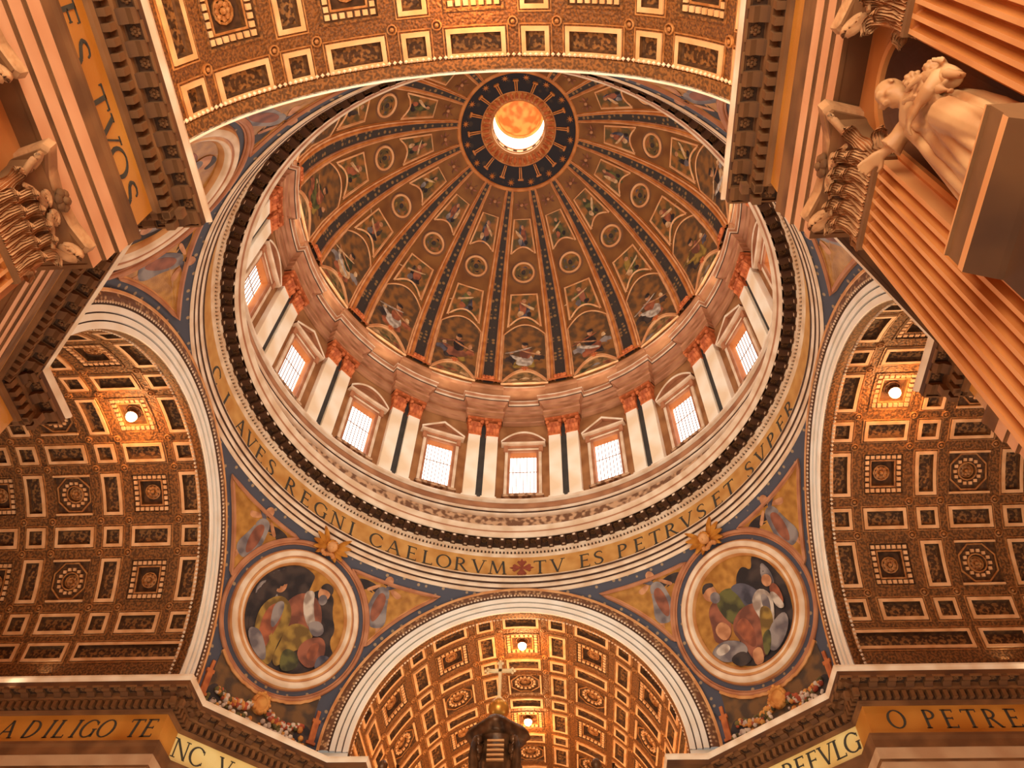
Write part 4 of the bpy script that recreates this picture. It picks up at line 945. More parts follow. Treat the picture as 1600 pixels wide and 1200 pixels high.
# ------------------------------------------------------------------ lantern above the eye
b = MB(); b.lathe([(3.42, 103.0), (3.42, 103.4), (3.3, 103.45), (3.3, 103.6), (3.42, 103.65), (3.42, 104.6), (3.3, 104.7), (3.34, 104.9)], 48, [0, 1, 0, 0, 0, 1, 0])
lant = b.build('ceiling_lantern', ['lantern_white', 'dome_gold'], None, True); tag(lant, 'bright white lantern seen through the eye of the dome', 'lantern', 'structure')
b = MB(); b.lathe([(3.36, 104.9), (3.36, 109.2)], 48); b.build('lantern_glass', 'lantern_glass', lant, True)
b = MB(); b.box(-.24, .24, 3.3, 3.41, 103.85, 104.35); me = b.mesh('opening', 'dark_recess')
for k in range(16): put('opening', me, lant, RZ(22.5 * k + 11))
b = MB(); b.lathe([(3.36, 109.2), (3.1, 109.3), (3.0, 109.6), (3.2, 109.7)], 48); b.build('lantern_cornice', 'dome_gold', lant, True)
b = MB(); b.lathe([(3.2, 109.7), (3.0, 110.8), (2.5, 111.8), (1.7, 112.5), (.8, 112.9), (.01, 113.0)], 48); b.build('lantern_dome', 'lantern_paint', lant, True)

# ================================================================== THINGS
# ------------------------------------------------------------------ round mosaic medallions on the pendentives
def nrm_s(p): return Vector(p) - Vector((0, 0, ZS))
def circ_t(r, w, n=64): return [TM(r * cos(2 * pi * k / n), r * sin(2 * pi * k / n), w) for k in range(n)]
def medallion(rot, label, comp):
    root = empty('mosaic_medallion'); c = RZ(rot) @ Vector(TM(0, 0, 0)); root.location = c
    tag(root, label, 'medallion', None, 'round mosaic medallions on the pendentives')
    V0 = T(*(-c)) @ RZ(rot)
    b = MB(); b.loops([circ_t(r, w) for r, w in ((4.0, .0), (4.02, .22), (4.2, .3), (4.28, .42), (4.5, .5), (4.62, .36), (4.7, .46), (4.95, .52), (5.1, .34), (5.18, .2), (5.22, 0))], [1, 1, 0, 0, 1, 2, 0, 0, 1, 2])
    b.build('frame', ['moulding_pale', 'moulding_gold', 'moulding_rose'], root, True, V0)
    b = MB(); b.tube(circ_t(5.82, .06), .15, 6, 0, True, 1.0, nrm_s); b.tube(circ_t(5.62, .04), .07, 5, 0, True, 1.0, nrm_s); b.build('outer_moulding', 'moulding_rose', root, True, V0)
    b = MB(); b.loops([circ_t(4.1 * t, .08) for t in (1, .66, .33)]); b.fan(circ_t(4.1 * .33, .08), 0, TM(0, 0, .08)); b.build('gold_ground', 'gold_mosaic', root, False, V0)
    b = MB()
    for i, (c_, pts) in enumerate(comp):
        q = smooth_poly(pts, 2)
        q = [(x * min(1, 3.98 / max(hypot(x, y), 1e-6)), y * min(1, 3.98 / max(hypot(x, y), 1e-6))) for x, y in q]
        patch(b, TM, q, .1 + .006 * i, FI[c_])
    b.build('seated_figure', FIGM, root, False, V0)
    return root
def ell(cx, cy, rx, ry, rot=0, n=12): return [(cx + rx * cos(2 * pi * k / n) * cos(rot) - ry * sin(2 * pi * k / n) * sin(rot), cy + rx * cos(2 * pi * k / n) * sin(rot) + ry * sin(2 * pi * k / n) * cos(rot)) for k in range(n)]
# pixel-free compositions: metres from the middle of each medallion, x right, y up
COMP_L = [
 ('dark', [(-4.2, -1.2), (-4.2, 1.4), (-3.0, 3.2), (-1.2, 3.9), (.4, 3.6), (-.6, 2.7), (-.4, 1.4), (.2, 1.9), (.9, 3.0), (2.2, 3.0), (2.6, 1.6), (3.4, .6), (3.2, -.4), (4.2, -1.4), (4.0, -2.6), (2.6, -3.2), (1.4, -4.1), (-.8, -4.2), (-2.8, -3.4), (-3.6, -2.6)]),
 ('blue', [(-3.6, 1.4), (-2.6, 3.0), (-1.0, 3.5), (.0, 3.3), (-1.0, 2.6), (-1.4, 1.6), (-2.6, .8)]),
 ('grey', [(-3.9, 1.0), (-3.0, 1.8), (-2.0, 1.0), (-1.4, .4), (-2.2, -.2), (-3.4, -.4)]), ('fig', []),
 ('skin', ell(-2.1, 1.75, .5, .6)), ('dark', [(-2.8, 1.8), (-2.5, 2.7), (-1.6, 2.6), (-1.5, 1.9), (-2.1, 2.3)]),
 ('dark', [(-3.4, -.4), (-2.2, .4), (-1.8, -1.0), (-2.4, -2.4), (-3.2, -2.0)]),
 ('red', [(-1.2, .9), (-.2, 2.2), (1.2, 2.2), (2.2, .8), (2.0, -.8), (.6, -1.0), (-.8, -.6)]),
 ('white', [(-.1, 2.3), (.6, 2.6), (.9, 1.7), (1.4, .8), (1.9, .2), (1.4, -.2), (.6, .5), (.1, 1.4)]),
 ('skin', ell(1.35, 2.75, .5, .62)), ('dark', [(.8, 2.9), (1.1, 3.6), (1.9, 3.5), (2.0, 2.8), (1.5, 3.1)]), ('grey', ell(1.45, 2.25, .36, .42)),
 ('olive', [(-2.9, -.2), (-1.8, 1.2), (-.6, .8), (-.1, -.6), (-.5, -2.2), (-.3, -4.0), (-1.4, -3.9), (-2.6, -2.2)]),
 ('rose', [(-2.4, -.2), (-1.5, .7), (-.9, -.2), (-1.1, -2.0), (-1.3, -3.5), (-2.2, -2.2)]),
 ('grey', [(-2.0, .3), (-1.3, .9), (-1.0, .0), (-1.2, -1.4), (-1.6, -1.2)]),
 ('olive', [(-.4, -.8), (.6, .0), (1.9, -.4), (1.9, -1.4), (.8, -2.2), (.2, -3.9), (-.5, -3.4), (-.3, -2.0)]),
 ('grey', [(1.0, .2), (2.0, .8), (2.7, .0), (1.9, -.7)]),
 ('red', [(1.6, -.8), (2.8, -.2), (3.4, -1.6), (2.6, -3.0), (1.4, -2.6), (1.1, -1.8)]), ('rose', [(2.0, -1.0), (2.7, -.8), (2.6, -2.4), (1.9, -2.2)]),
 ('grey', [(-3.2, -2.2), (-2.2, -1.8), (-1.1, -2.9), (-.8, -3.9), (-2.0, -3.6)]), ('blue', [(2.8, -1.6), (3.9, -1.4), (3.6, -2.6), (2.8, -2.8)]),
 ('green', [(.0, -2.2), (1.4, -2.2), (1.7, -3.3), (.4, -4.1)]),
]
COMP_R = [
 ('dark', [(-1.2, 1.4), (.2, 1.8), (.6, 2.6), (1.4, 3.0), (1.9, 2.2), (2.5, 3.4), (3.3, 2.4), (3.9, .6), (3.8, -.8), (3.2, -2.6), (1.2, -3.9), (-.8, -4.0), (-2.4, -3.0), (-1.0, -1.6)]),
 ('dark', [(.4, 1.8), (.9, 2.9), (1.6, 2.5), (2.0, 1.6), (2.6, 3.3), (3.6, 1.6), (3.3, .2), (1.4, .0)]),
 ('fig', []), ('grey', [(2.2, 1.2), (2.9, 2.6), (3.3, 1.4), (3.0, .2)]),
 ('red', [(-2.7, 1.4), (-1.6, 2.0), (-1.2, .2), (-1.8, -1.4), (-3.2, -1.2), (-2.9, .2)]),
 ('green', [(-2.0, 1.7), (-.8, 2.3), (.4, 1.6), (.9, -.2), (-.2, -1.2), (-1.5, -.4)]),
 ('blue', [(-.4, 2.1), (.8, 2.0), (1.8, .6), (1.4, -.4), (.2, .0), (.1, 1.2)]),
 ('skin', ell(-1.95, 2.45, .58, .66)), ('grey', ell(-1.7, 1.95, .42, .44)), ('dark', [(-2.6, 2.5), (-2.2, 3.3), (-1.4, 3.1), (-1.4, 2.7), (-2.0, 2.9)]),
 ('skin', [(-2.9, -.2), (-2.0, .3), (-1.4, -.8), (-2.4, -1.4)]),
 ('red', [(-1.6, -.6), (-.2, .4), (1.5, .0), (1.6, -1.4), (.6, -3.4), (-.7, -3.9), (-1.1, -2.2)]),
 ('rose', [(-1.3, -.7), (-.2, -.2), (.2, -1.6), (-.3, -2.9), (-.9, -2.0)]), ('red', [(.2, -.4), (1.2, -.6), (.8, -2.4), (.0, -3.0)]),
 ('white', [(.7, .3), (1.8, 1.0), (2.6, .0), (2.0, -1.6), (1.0, -2.8), (.9, -1.2)]), ('grey', [(1.6, .5), (2.3, .1), (1.9, -1.2), (1.4, -1.6)]),
 ('olive', [(1.2, -.2), (2.1, -.8), (1.5, -2.4), (.1, -3.7), (.5, -2.2)]),
 ('grey', [(-3.8, -1.6), (-2.6, -1.1), (-1.1, -1.8), (-.8, -2.8), (-2.2, -3.0), (-3.4, -2.4)]), ('white', [(-3.4, -1.6), (-2.4, -1.3), (-2.0, -2.0), (-3.1, -2.2)]),
 ('dark', [(-2.6, -2.6), (-1.3, -2.4), (-.7, -3.4), (-1.9, -3.6)]),
 ('skin', [(-.7, -2.8), (.2, -2.8), (.0, -4.0), (-.8, -4.0)]),
 ('grey', [(1.3, -1.9), (3.0, -1.4), (2.9, -2.6), (1.2, -3.8), (.5, -3.3)]), ('green', [(.5, -2.2), (1.4, -2.0), (.9, -3.3), (.1, -3.8)]),
 ('rose', [(2.5, .6), (3.3, .6), (3.3, -1.0), (2.6, -1.2)]), ('white', [(2.4, .2), (2.9, .0), (3.2, -1.4), (2.5, -1.2)]), ('skin', ell(2.7, 1.0, .42, .46)),
]
COMP_L = [(c, p) for c, p in COMP_L if p]; COMP_R = [(c, p) for c, p in COMP_R if p]
medallion(90, 'round mosaic of dark seated figures on gold, left of the far arch', COMP_L)
medallion(0, 'round mosaic of a bearded elder in green and red, right of the far arch', COMP_R)
medallion(180, 'round mosaic mostly hidden behind the near left cornice, only its pale rim showing', COMP_R)
medallion(-90, 'round mosaic screened by the leafy capital of the right fluted pilaster', COMP_L)
# gilded cherubs between ring and medallion
def winged(rot, label):
    root = empty('winged_cherub'); c = RZ(rot) @ Vector(TM(0, 6.05, .3)); root.location = c; tag(root, label, 'cherub', None, 'gilded cherubs above the medallions')
    V0 = T(*(-c)) @ RZ(rot)
    f = lambda x, y, w: TM(x, 6.05 + y, .35 + w)
    b = MB(); b.ball(f(0, .05, .35), (.42, .42, .46), 0, 10, 7); b.ball(f(0, -.02, .78), .09, 0, 5, 4)
    for sg in (-1, 1): b.ball(f(sg * .2, .0, .62), .13, 0, 6, 4)
    b.build('head', 'moulding_gold', root, True, V0)
    b = MB()
    for k in range(9):
        a = radians(-10 + 25 * k); b.ball(f(.4 * cos(a), .12 + .38 * sin(a), .3), .16, 0, 6, 4)
    b.build('hair', 'gilt', root, True, V0)
    for sg in (-1, 1):
        b = MB()
        for j in range(5):
            a = radians(50 - 26 * j); l = 1.55 - .12 * j
            pts = smooth_poly([(sg * .2, -.05), (sg * (.25 + l * .5 * cos(a) - .2 * sin(a)), .1 + l * .5 * sin(a) + .2 * cos(a)), (sg * (.3 + l * cos(a)), l * sin(a) + .12), (sg * (.3 + l * cos(a)), l * sin(a) - .05), (sg * (.25 + l * .5 * cos(a) + .12 * sin(a)), l * .5 * sin(a) - .2)], 1)
            up = [f(x, y, .28 - .05 * j) for x, y in pts]; dn_ = [f(x, y, .1 - .05 * j) for x, y in pts]
            b.loops([dn_, up]); b.fan(up)
        b.build('wing', 'gilt', root, False, V0)
    b = MB()
    for k in range(7): b.ball(f(-.5 + .17 * k, -.55 - .1 * sin(k * 1.1), .15), (.2, .2, .2), 0, 6, 4)
    b.build('collar', 'moulding_gold', root, True, V0)
winged(90, 'gilded winged cherub head above the left mosaic medallion')
winged(0, 'gilded winged cherub head above the right mosaic medallion')
# fruit festoons and painted candelabra under the medallions
def festoon(rot, label, seed):
    rnd = random.Random(seed)
    root = empty('fruit_festoon'); c = RZ(rot) @ Vector(TM(0, -6.5, .2)); root.location = c; tag(root, label, 'festoon', None, 'festoons under the medallions')
    V0 = T(*(-c)) @ RZ(rot)
    FM = ['festoon_green', 'festoon_red', 'festoon_yellow', 'festoon_white']
    for sg in (-1, 1):
        b = MB()
        for k in range(120):
            t = rnd.random(); x = sg * (.5 + 3.0 * t); y = -6.85 - .75 * sin(pi * min(1, t * 1.1)) * .55 - .25 * t + rnd.uniform(-.22, .22) * (1.2 - .5 * t)
            r = rnd.uniform(.1, .22); b.ball(TM(x, y, .14), (r, r, r), rnd.choice([0, 1, 2, 2, 3] if sg < 0 else [0, 1, 1, 2, 3, 3]), 6, 4)
        o = b.build('garland', FM, root, True, V0); o['kind'] = 'stuff'
        b = MB()
        for k in range(42):
            x = sg * rnd.uniform(.3, 4.3); y = -8.0 + rnd.uniform(-.25, .4) - .01 * abs(x); r = rnd.uniform(.1, .22); b.ball(TM(x, y, .12), (r, r, r), rnd.choice([3, 3, 3, 2, 0]), 6, 4)
        o = b.build('flower_heap', FM, root, True, V0); o['kind'] = 'stuff'
        b = MB(); ax = 4.35 * sg
        for x0, x1, y0, y1 in ((-.22, .22, -7.7, -6.3), (-.3, .3, -6.3, -6.05), (-.34, .34, -7.9, -7.7)):
            b.box(ax + x0, ax + x1, y0, y1, .02, .2, 0, TM)
        b.box(ax - .12, ax + .12, -6.05, -5.4, .02, .16, 0, TM); b.build('candelabrum', 'candle_orange', root, False, V0)
    b = MB()
    b.loops([[TM(.62 * r * cos(2 * pi * k / 16), -6.6 + .72 * r * sin(2 * pi * k / 16), w) for k in range(16)] for r, w in ((1.1, .05), (1.05, .3), (.8, .34), (.7, .2))]); b.fan([TM(.43 * cos(2 * pi * k / 16), -6.6 + .5 * sin(2 * pi * k / 16), .22) for k in range(16)])
    for k in range(8):
        a = 2 * pi * k / 8; b.ball(TM(.6 * cos(a), -6.6 + .72 * sin(a), .3), .14, 0, 6, 4)
    b.build('shell_cartouche', 'festoon_yellow', root, True, V0)
festoon(90, 'fruit garland with shell cartouche under the left medallion', 3)
festoon(0, 'fruit garland with shell cartouche under the right medallion', 4)

# ------------------------------------------------------------------ fluted pilasters on the near piers
PZ, PW = 20.35, 1.13
fl = [(-PW, 0), (-PW, .52)]; flm = [1]
nf = 7; pitch = 2 * (PW - .06) / nf
secs = []
for k in range(nf):
    y0 = -PW + .06 + pitch * k
    secs.append((y0 + .05, y0 + pitch - .05))
def shaft_row(dep):
    row = [(-PW, 0), (-PW, .52)]
    for a, c in secs:
        row.append((a, .52))
        for j in range(1, 6): row.append((lerp(a, c, j / 6), .52 - dep * .17 * sin(pi * j / 6)))
        row.append((c, .52))
    row += [(PW, .52), (PW, 0)]
    return row
mm = []
for i in range(len(shaft_row(0)) - 1):
    j = i - 2
    mm.append(1 if i < 2 or j < 0 or j >= nf * 7 or j % 7 == 6 else 0)
b = MB(); rows = [(1.2, 0), (1.25, 1), (PZ - .4, 1), (PZ - .26, .95), (PZ - .18, .8), (PZ - .14, .5), (PZ - .13, 0), (PZ, 0)]
for i in range(len(mm)):
    L = [shaft_row(d) for z, d in rows]
    b.loops([[(L[r][i][0], L[r][i][1], rows[r][0]) for r in range(len(rows))], [(L[r][i + 1][0], L[r][i + 1][1], rows[r][0]) for r in range(len(rows))]], mm[i], closed=False)
SHAFT = b.mesh('shaft', ['flute_stone', 'fillet_stone'])
b = MB(); b.box(-PW - .2, PW + .2, 0, .8, 0, .5); b.box(-PW - .12, PW + .12, 0, .7, .5, .85); b.box(-PW - .06, PW + .06, 0, .6, .85, 1.2); PLB = b.mesh('base', 'fillet_stone')
# capital: bell, astragal, leaves, volutes, abacus
b = MB(); b.box(-PW - .08, PW + .08, 0, .62, PZ, PZ + .16); ASTR = b.mesh('astragal', 'brown_stone')
b = MB(); b.loops([[(-w, 0, z), (-w, p, z), (w, p, z), (w, 0, z)] for z, w, p in ((PZ + .16, PW - .02, .5), (PZ + 1.6, PW + .02, .56), (PZ + 2.4, PW + .12, .72), (PZ + 2.62, PW + .2, .85))], 0, closed=False); BELL = b.mesh('capital', 'brown_stone')
def leaf_mesh(h, w, curl, name='leaf'):
    b = MB(); nu, nv = 12, 14; rws = []
    for j in range(nv + 1):
        t = j / nv; wd = w * (1 - .35 * t) * (1 + .18 * sin(t * pi * 5.0)) * (1 if t < .85 else sqrt(max(.05, 1 - ((t - .85) / .15) ** 2 * .9)))
        if t < .8: z = h * t / .8 * .96; o = .06 + curl * .35 * (t / .8) ** 3
        else:
            a = (t - .8) / .2 * pi * .8; z = h * .96 + h * .07 * sin(a) - (h * .12) * (1 - cos(a)) * .8; o = .06 + curl * .35 + curl * .5 * (1 - cos(a)) / 2 + curl * .15 * sin(a)
        rws.append([(wd * (2 * i / nu - 1), o + .06 * cos(pi * (2 * i / nu - 1)) + .05 * (-1) ** i * (1 - t * .5), z + (.05 if i % 2 else -.05) * t) for i in range(nu + 1)])
    b.loops(rws, 0, closed=False); b.loops([[(x, y - .05, z) for x, y, z in r] for r in rws], 0, closed=False)
    return b.mesh(name, 'capital_stone')
LEAF1, LEAF2 = leaf_mesh(.95, .25, .5), leaf_mesh(1.65, .25, .62)
b = MB()
for sg in (-1, 1): pass
def volute(n=26, r0=.34, turns=1.9):
    b = MB(); pts = []; rr = []
    for k in range(n):
        t = k / (n - 1); a = -pi / 2 + turns * 2 * pi * t; r = r0 * (1 - .85 * t); pts.append((r * cos(a), 0, r * sin(a))); rr.append(.1 * (1 - .5 * t))
    stem = [(-.9, -.05, -.9), (-.62, 0, -.62), (-.3, 0, -.42)]
    b.tube(stem + pts, [.07, .08, .1] + rr, 6, 0, False, 1.5)
    return b.mesh('volute', 'capital_stone', True)
VOL = volute()
ab = []
for x, y in ((-PW - .55, .95), (-PW - .4, 1.12), (-.8, .86), (-.25, .78), (.25, .78), (.8, .86), (PW + .4, 1.12), (PW + .55, .95), (PW + .3, 0), (-PW - .3, 0)): ab.append((x, y))
b = MB(); b.loops([[(x * s, y * s, z) for x, y in ab] for z, s in ((PZ + 2.62, .93), (PZ + 2.8, .93), (PZ + 2.86, 1.0), (PZ + 3.2, 1.03))], [1, 0, 0]); b.ngon([(x * .93, y * .93, PZ + 2.62) for x, y in ab], 1); b.ngon([(x * 1.03, y * 1.03, PZ + 3.2) for x, y in ab]); ABA = b.mesh('abacus', ['capital_stone', 'brown_stone'])
b = MB()
for k in range(6):
    a = 2 * pi * k / 6; b.ball((.2 * cos(a), 0, .2 * sin(a)), (.17, .12, .17), 0, 6, 4)
b.ball((0, .1, 0), .12, 0, 6, 4); FLOW = b.mesh('flower', 'brown_stone', True)
def big_pilaster(x, y, sx, label):
    root = empty('pilaster'); tag(root, label, 'pilaster', None, 'giant fluted pilasters of the nave')
    # local x along the wall, y out of the wall towards the nave
    root.matrix_basis = Matrix(((0, -sx, 0, sx * 11.74), (1, 0, 0, y), (0, 0, 1, 0), (0, 0, 0, 1)))
    put('shaft', SHAFT, root); put('base', PLB, root); put('astragal', ASTR, root)
    cap = put('capital', BELL, root)
    for k in range(5): put('leaf', LEAF1, cap, T(-.9 + .45 * k, .52, PZ + .16))
    for k in range(4): put('leaf', LEAF2, cap, T(-.68 + .453 * k, .5, PZ + .16))
    for sg in (-1, 1):
        put('leaf', LEAF2, cap, T(sg * (PW - .1), .46, PZ + .16) @ RZ(-sg * 40)); put('leaf', LEAF1, cap, T(sg * PW, .25, PZ + .16) @ RZ(-sg * 90))
        put('volute', VOL, cap, T(sg * (PW + .18), .86, PZ + 2.28) @ RZ(45 * sg if sg > 0 else 180 + 45 * sg) ); put('volute', VOL, cap, T(sg * .32, .8, PZ + 2.3) @ (RZ(180) if sg > 0 else Matrix.Identity(4)) @ Matrix.Scale(.7, 4))
    put('abacus', ABA, cap); put('flower', FLOW, cap, T(0, .86, PZ + 2.9))
big_pilaster(0, -22.52, 1, 'tall fluted orange pilaster on the right, beside the statue niche towards the dome')
big_pilaster(0, -27.6, 1, 'fluted pilaster in the top right corner, on the near side of the statue niche')
big_pilaster(0, -22.52, -1, 'fluted pilaster with leafy capital at the left edge under the ES TVOS entablature')
big_pilaster(0, -27.6, -1, 'pilaster capital cut off by the top left corner')
for sx in (-1, 1):
    for x in (27.2, 21.9):
        pass
# ledge under the statue
b = MB()
led = [(1.26, 15.13), (1.26, 15.08), (1.2, 15.06), (1.2, 14.62), (1.24, 14.58), (1.24, 14.4), (.8, 14.1), (.7, 14.05), (.7, 12.4), (.9, 12.2), (.9, 12.0), (.0, 11.6)]
y0, y1 = -26.42, -23.72
b.loops([[(11.74 - p, y0, z), (11.74 - p, y1, z)] for p, z in [(0, 15.13)] + led], [0, 0, 1, 1, 0, 0, 2, 2, 2, 1, 1, 2], closed=False)
for yy in (y0, y1): b.ngon([(11.74 - p, yy, z) for p, z in [(0, 15.13)] + led], 1)
b.build('statue_ledge', ['fillet_stone', 'brown_stone', 'soffit_stone'], nr)

# ------------------------------------------------------------------ marble statue in the right niche
SX, SY, SZ = 11.62, -25.1, 15.13
stat = empty('statue', (SX, SY, SZ))
tag(stat, 'marble statue of a bald robed man with outstretched arm and two children, in the niche', 'statue')
def SP(f, s, h): return (-f, s, h)          # forward towards the nave, s towards the dome, h up
def loft(b, rings, n=36, fold=0.0, nf=9, ph=0.0):
    ls = []
    for h, cf, cs, rf, rs, fo in rings:
        ls.append([SP(cf + rf * (1 + fo * sin(nf * a + ph + .6 * h)) * cos(a), cs + rs * (1 + fo * sin(nf * a + ph + .6 * h)) * sin(a), h) for a in [2 * pi * k / n for k in range(n)]])
    b.loops(ls); b.ngon(ls[0]); b.ngon(ls[-1])
def limb(b, pts, rr, n=10): b.tube([SP(*p) for p in pts], rr, n)
def head(b, f, s, h, k, df=.85, ds=.4, tilt=0.0, hair=False):
    """head of size k turned towards (df, ds) and bowed by tilt degrees"""
    L = hypot(df, ds); df, ds = df / L, ds / L; ct, st_ = cos(radians(tilt)), sin(radians(tilt))
    def H(a, c, d):
        a, d = a * ct + d * st_, d * ct - a * st_
        return SP(f + (a * df - c * ds) * k, s + (a * ds + c * df) * k, h + d * k)
    def B(a, c, d, r): b.ball(H(a, c, d), tuple(x * k for x in r), 0, 14, 9)
    B(-.05, 0, .1, (.36, .34, .37)); B(.06, 0, -.14, (.27, .26, .34)); B(.2, 0, -.38, (.14, .15, .12))
    limb_pts = [H(.3, 0, .1), H(.36, 0, -.02), H(.42, 0, -.14)]
    b.tube(limb_pts, [.045 * k, .055 * k, .085 * k], 8)
    for sg in (-1, 1):
        b.tube([H(.3, sg * .05, .1), H(.33, sg * .14, .13), H(.26, sg * .24, .08)], [.05 * k, .065 * k, .05 * k], 8)
        B(.22, sg * .17, -.15, (.11, .09, .11)); B(-.02, sg * .34, -.06, (.07, .05, .12)); B(.25, sg * .13, -.0, (.055, .06, .04))
    b.tube([H(.28, -.1, -.24), H(.33, 0, -.24), H(.28, .1, -.24)], .035 * k, 8); b.tube([H(.27, -.08, -.31), H(.32, 0, -.31), H(.27, .08, -.31)], .035 * k, 8)
    if hair:
        for j_ in range(16):
            a_ = 2.4 * j_; z_ = .45 - .03 * j_; r_ = sqrt(max(.02, 1 - (z_ / .5) ** 2)) * .36
            if cos(a_) > .55 and z_ < .25: continue
            B(-.06 + r_ * cos(a_), r_ * sin(a_), z_, (.11, .11, .11))
def remesh(o, v):
    m = o.modifiers.new('remesh', 'REMESH'); m.mode = 'VOXEL'; m.voxel_size = v; m.use_smooth_shade = True
    s = o.modifiers.new('smooth', 'SMOOTH'); s.iterations = 2; s.factor = .5
def hand(b, base, direc, up, k, curl=.35):
    """palm and five unequal fingers; base wrist, direc pointing direction, up back-of-hand normal (in f,s,h)"""
    d = Vector(direc).normalized(); u = Vector(up); u = (u - d * u.dot(d)).normalized(); r = d.cross(u); w = Vector(base)
    pal = [w, w + d * .2 * k, w + d * .42 * k]
    for o_ in (-.12, -.04, .04, .12): limb(b, [tuple(p + r * o_ * k * (1 if i else .6)) for i, p in enumerate(pal)], [.085 * k, .1 * k, .085 * k], 8)
    for o_, l in ((-.15, .36), (-.05, .43), (.05, .46), (.15, .4)):
        p0 = w + d * .4 * k + r * o_ * k; p1 = p0 + (d * .5 + r * o_ * .5 - u * curl * .25).normalized() * l * .5 * k; p2 = p1 + (d - u * curl * 1.3 + r * o_ * .4).normalized() * l * .3 * k; p3 = p2 + (d - u * curl * 2.4).normalized() * l * .25 * k
        limb(b, [tuple(p0), tuple(p1), tuple(p2), tuple(p3)], [.062 * k, .058 * k, .05 * k, .04 * k], 8)
    t0 = w + d * .12 * k - r * .14 * k; t1 = t0 + (d * .6 - r * .7 - u * .25).normalized() * .22 * k; t2 = t1 + (d - r * .25 - u * .3).normalized() * .2 * k
    limb(b, [tuple(t0), tuple(t1), tuple(t2)], [.08 * k, .066 * k, .05 * k], 8)
b = MB()
loft(b, [(0, .15, -.1, .72, .86, .08), (.8, .16, -.2, .7, .8, .09), (1.5, .2, -.28, .66, .7, .09), (2.2, .22, -.3, .58, .62, .08), (2.9, .2, -.24, .5, .56, .05), (3.5, .2, -.14, .44, .54, .03), (4.0, .24, -.06, .42, .58, .02), (4.3, .28, -.05, .36, .56, .01), (4.5, .34, -.08, .22, .34, 0), (4.62, .42, -.14, .15, .18, 0), (4.8, .52, -.18, .13, .14, 0)], 56, nf=10)
head(b, .62, -.2, 4.86, .92, .85, .45, 32)
limb(b, [(.3, .35, 4.32), (.4, .52, 4.4), (.52, .72, 4.36)], [.26, .22, .2], 12)                                        # raised right arm in its sleeve
limb(b, [(.45, .6, 4.38), (.56, .76, 4.34), (.64, .86, 4.33)], [.2, .24, .29], 12)
limb(b, [(.56, .78, 4.36), (.68, .92, 4.37), (.78, 1.0, 4.37)], [.13, .12, .1], 10)
hand(b, (.76, .98, 4.37), (.6, .62, .1), (-.3, .1, .9), .74, .45)
limb(b, [(.28, -.45, 4.25), (.42, -.82, 3.6), (.55, -.98, 3.0), (.78, -.78, 2.86), (.92, -.5, 2.9)], [.25, .24, .2, .16, .1], 12)   # left arm under the children
hand(b, (.9, -.54, 2.9), (.25, .9, .15), (.9, -.2, .2), .8, .7)
limb(b, [(.42, -.3, 3.0), (.78, -.6, 1.95), (.7, -.62, 1.0), (.5, -.62, .1)], [.3, .33, .27, .25], 12)                    # bent knee under the robe
limb(b, [(.36, .0, 3.0), (.55, .05, 2.0), (.55, .1, 1.0), (.5, .12, .1)], [.28, .26, .25, .25], 12)
for pts_, r_ in (([(.5, .1, 4.2), (.62, -.1, 3.6), (.66, -.35, 3.1), (.6, -.7, 2.7)], .07), ([(.46, .2, 4.1), (.6, .1, 3.3), (.66, -.1, 2.7), (.74, -.5, 2.2)], .08), ([(.5, .18, 3.4), (.62, .1, 2.6), (.7, -.1, 1.8), (.75, -.3, 1.0)], .09),
                 ([(.5, -.75, 2.6), (.74, -.85, 1.8), (.7, -.9, .9), (.66, -.92, 0)], .08), ([(.7, -.4, 2.0), (.86, -.45, 1.2), (.8, -.42, .4), (.78, -.42, 0)], .09), ([(.6, .2, 2.4), (.74, .1, 1.4), (.76, .06, .6), (.74, .05, 0)], .1)):
    limb(b, pts_, [r_ * .6, r_, r_ * 1.2, r_], 8)
body = b.build('robed_figure', 'statue_marble', stat); remesh(body, .034)
b = MB()
limb(b, [(.22, .42, 4.5), (.42, .36, 4.3), (.52, .32, 3.8), (.6, .3, 2.8), (.64, .36, 1.6), (.62, .5, .2)], [.09, .12, .13, .14, .15, .15], 10)
limb(b, [(.1, .5, 4.4), (.34, .5, 3.8), (.42, .52, 3.0), (.44, .62, 2.0), (.42, .8, .8), (.4, .9, 0)], [.08, .1, .11, .12, .13, .13], 10)
ls = [[SP(*p) for p in r] for r in ([(.0, .5, 4.4), (.3, .45, 4.1), (.5, .3, 4.0)], [(.0, .6, 3.4), (.4, .5, 3.2), (.56, .3, 3.2)], [(-.05, .75, 2.2), (.42, .6, 2.2), (.6, .32, 2.2)], [(-.05, .85, 1.2), (.42, .74, 1.2), (.62, .4, 1.2)], [(-.05, 1.0, 0), (.4, .9, 0), (.6, .52, 0)])]
for dx in (-.04, .04): b.loops([[(x + dx, y - .06, z) for x, y, z in r] for r in ls], 0, closed=False)
o = b.build('cloak', 'statue_marble', stat, True)
def child(f, s, h, k, turn, legs):
    b = MB(); head(b, f, s, h, .6 * k, turn[0], turn[1], 18, True)
    loft(b, [(h - 1.2 * k, f - .02, s - .05, .2 * k, .22 * k, .04), (h - .9 * k, f + .02, s - .04, .24 * k, .27 * k, .03), (h - .5 * k, f - .0, s, .22 * k, .28 * k, .01), (h - .34 * k, f - .02, s, .15 * k, .22 * k, 0), (h - .2 * k, f - .02, s, .09 * k, .09 * k, 0), (h, f - .02, s, .08 * k, .08 * k, 0)], 20)
    for a in legs: limb(b, [(f + x * k, s + y * k, h + z * k) for x, y, z in a[0]], [r * k for r in a[1]], 9)
    o = b.build('child_figure', 'statue_marble', stat); remesh(o, .026)
ARM = [.1, .085, .06, .05]
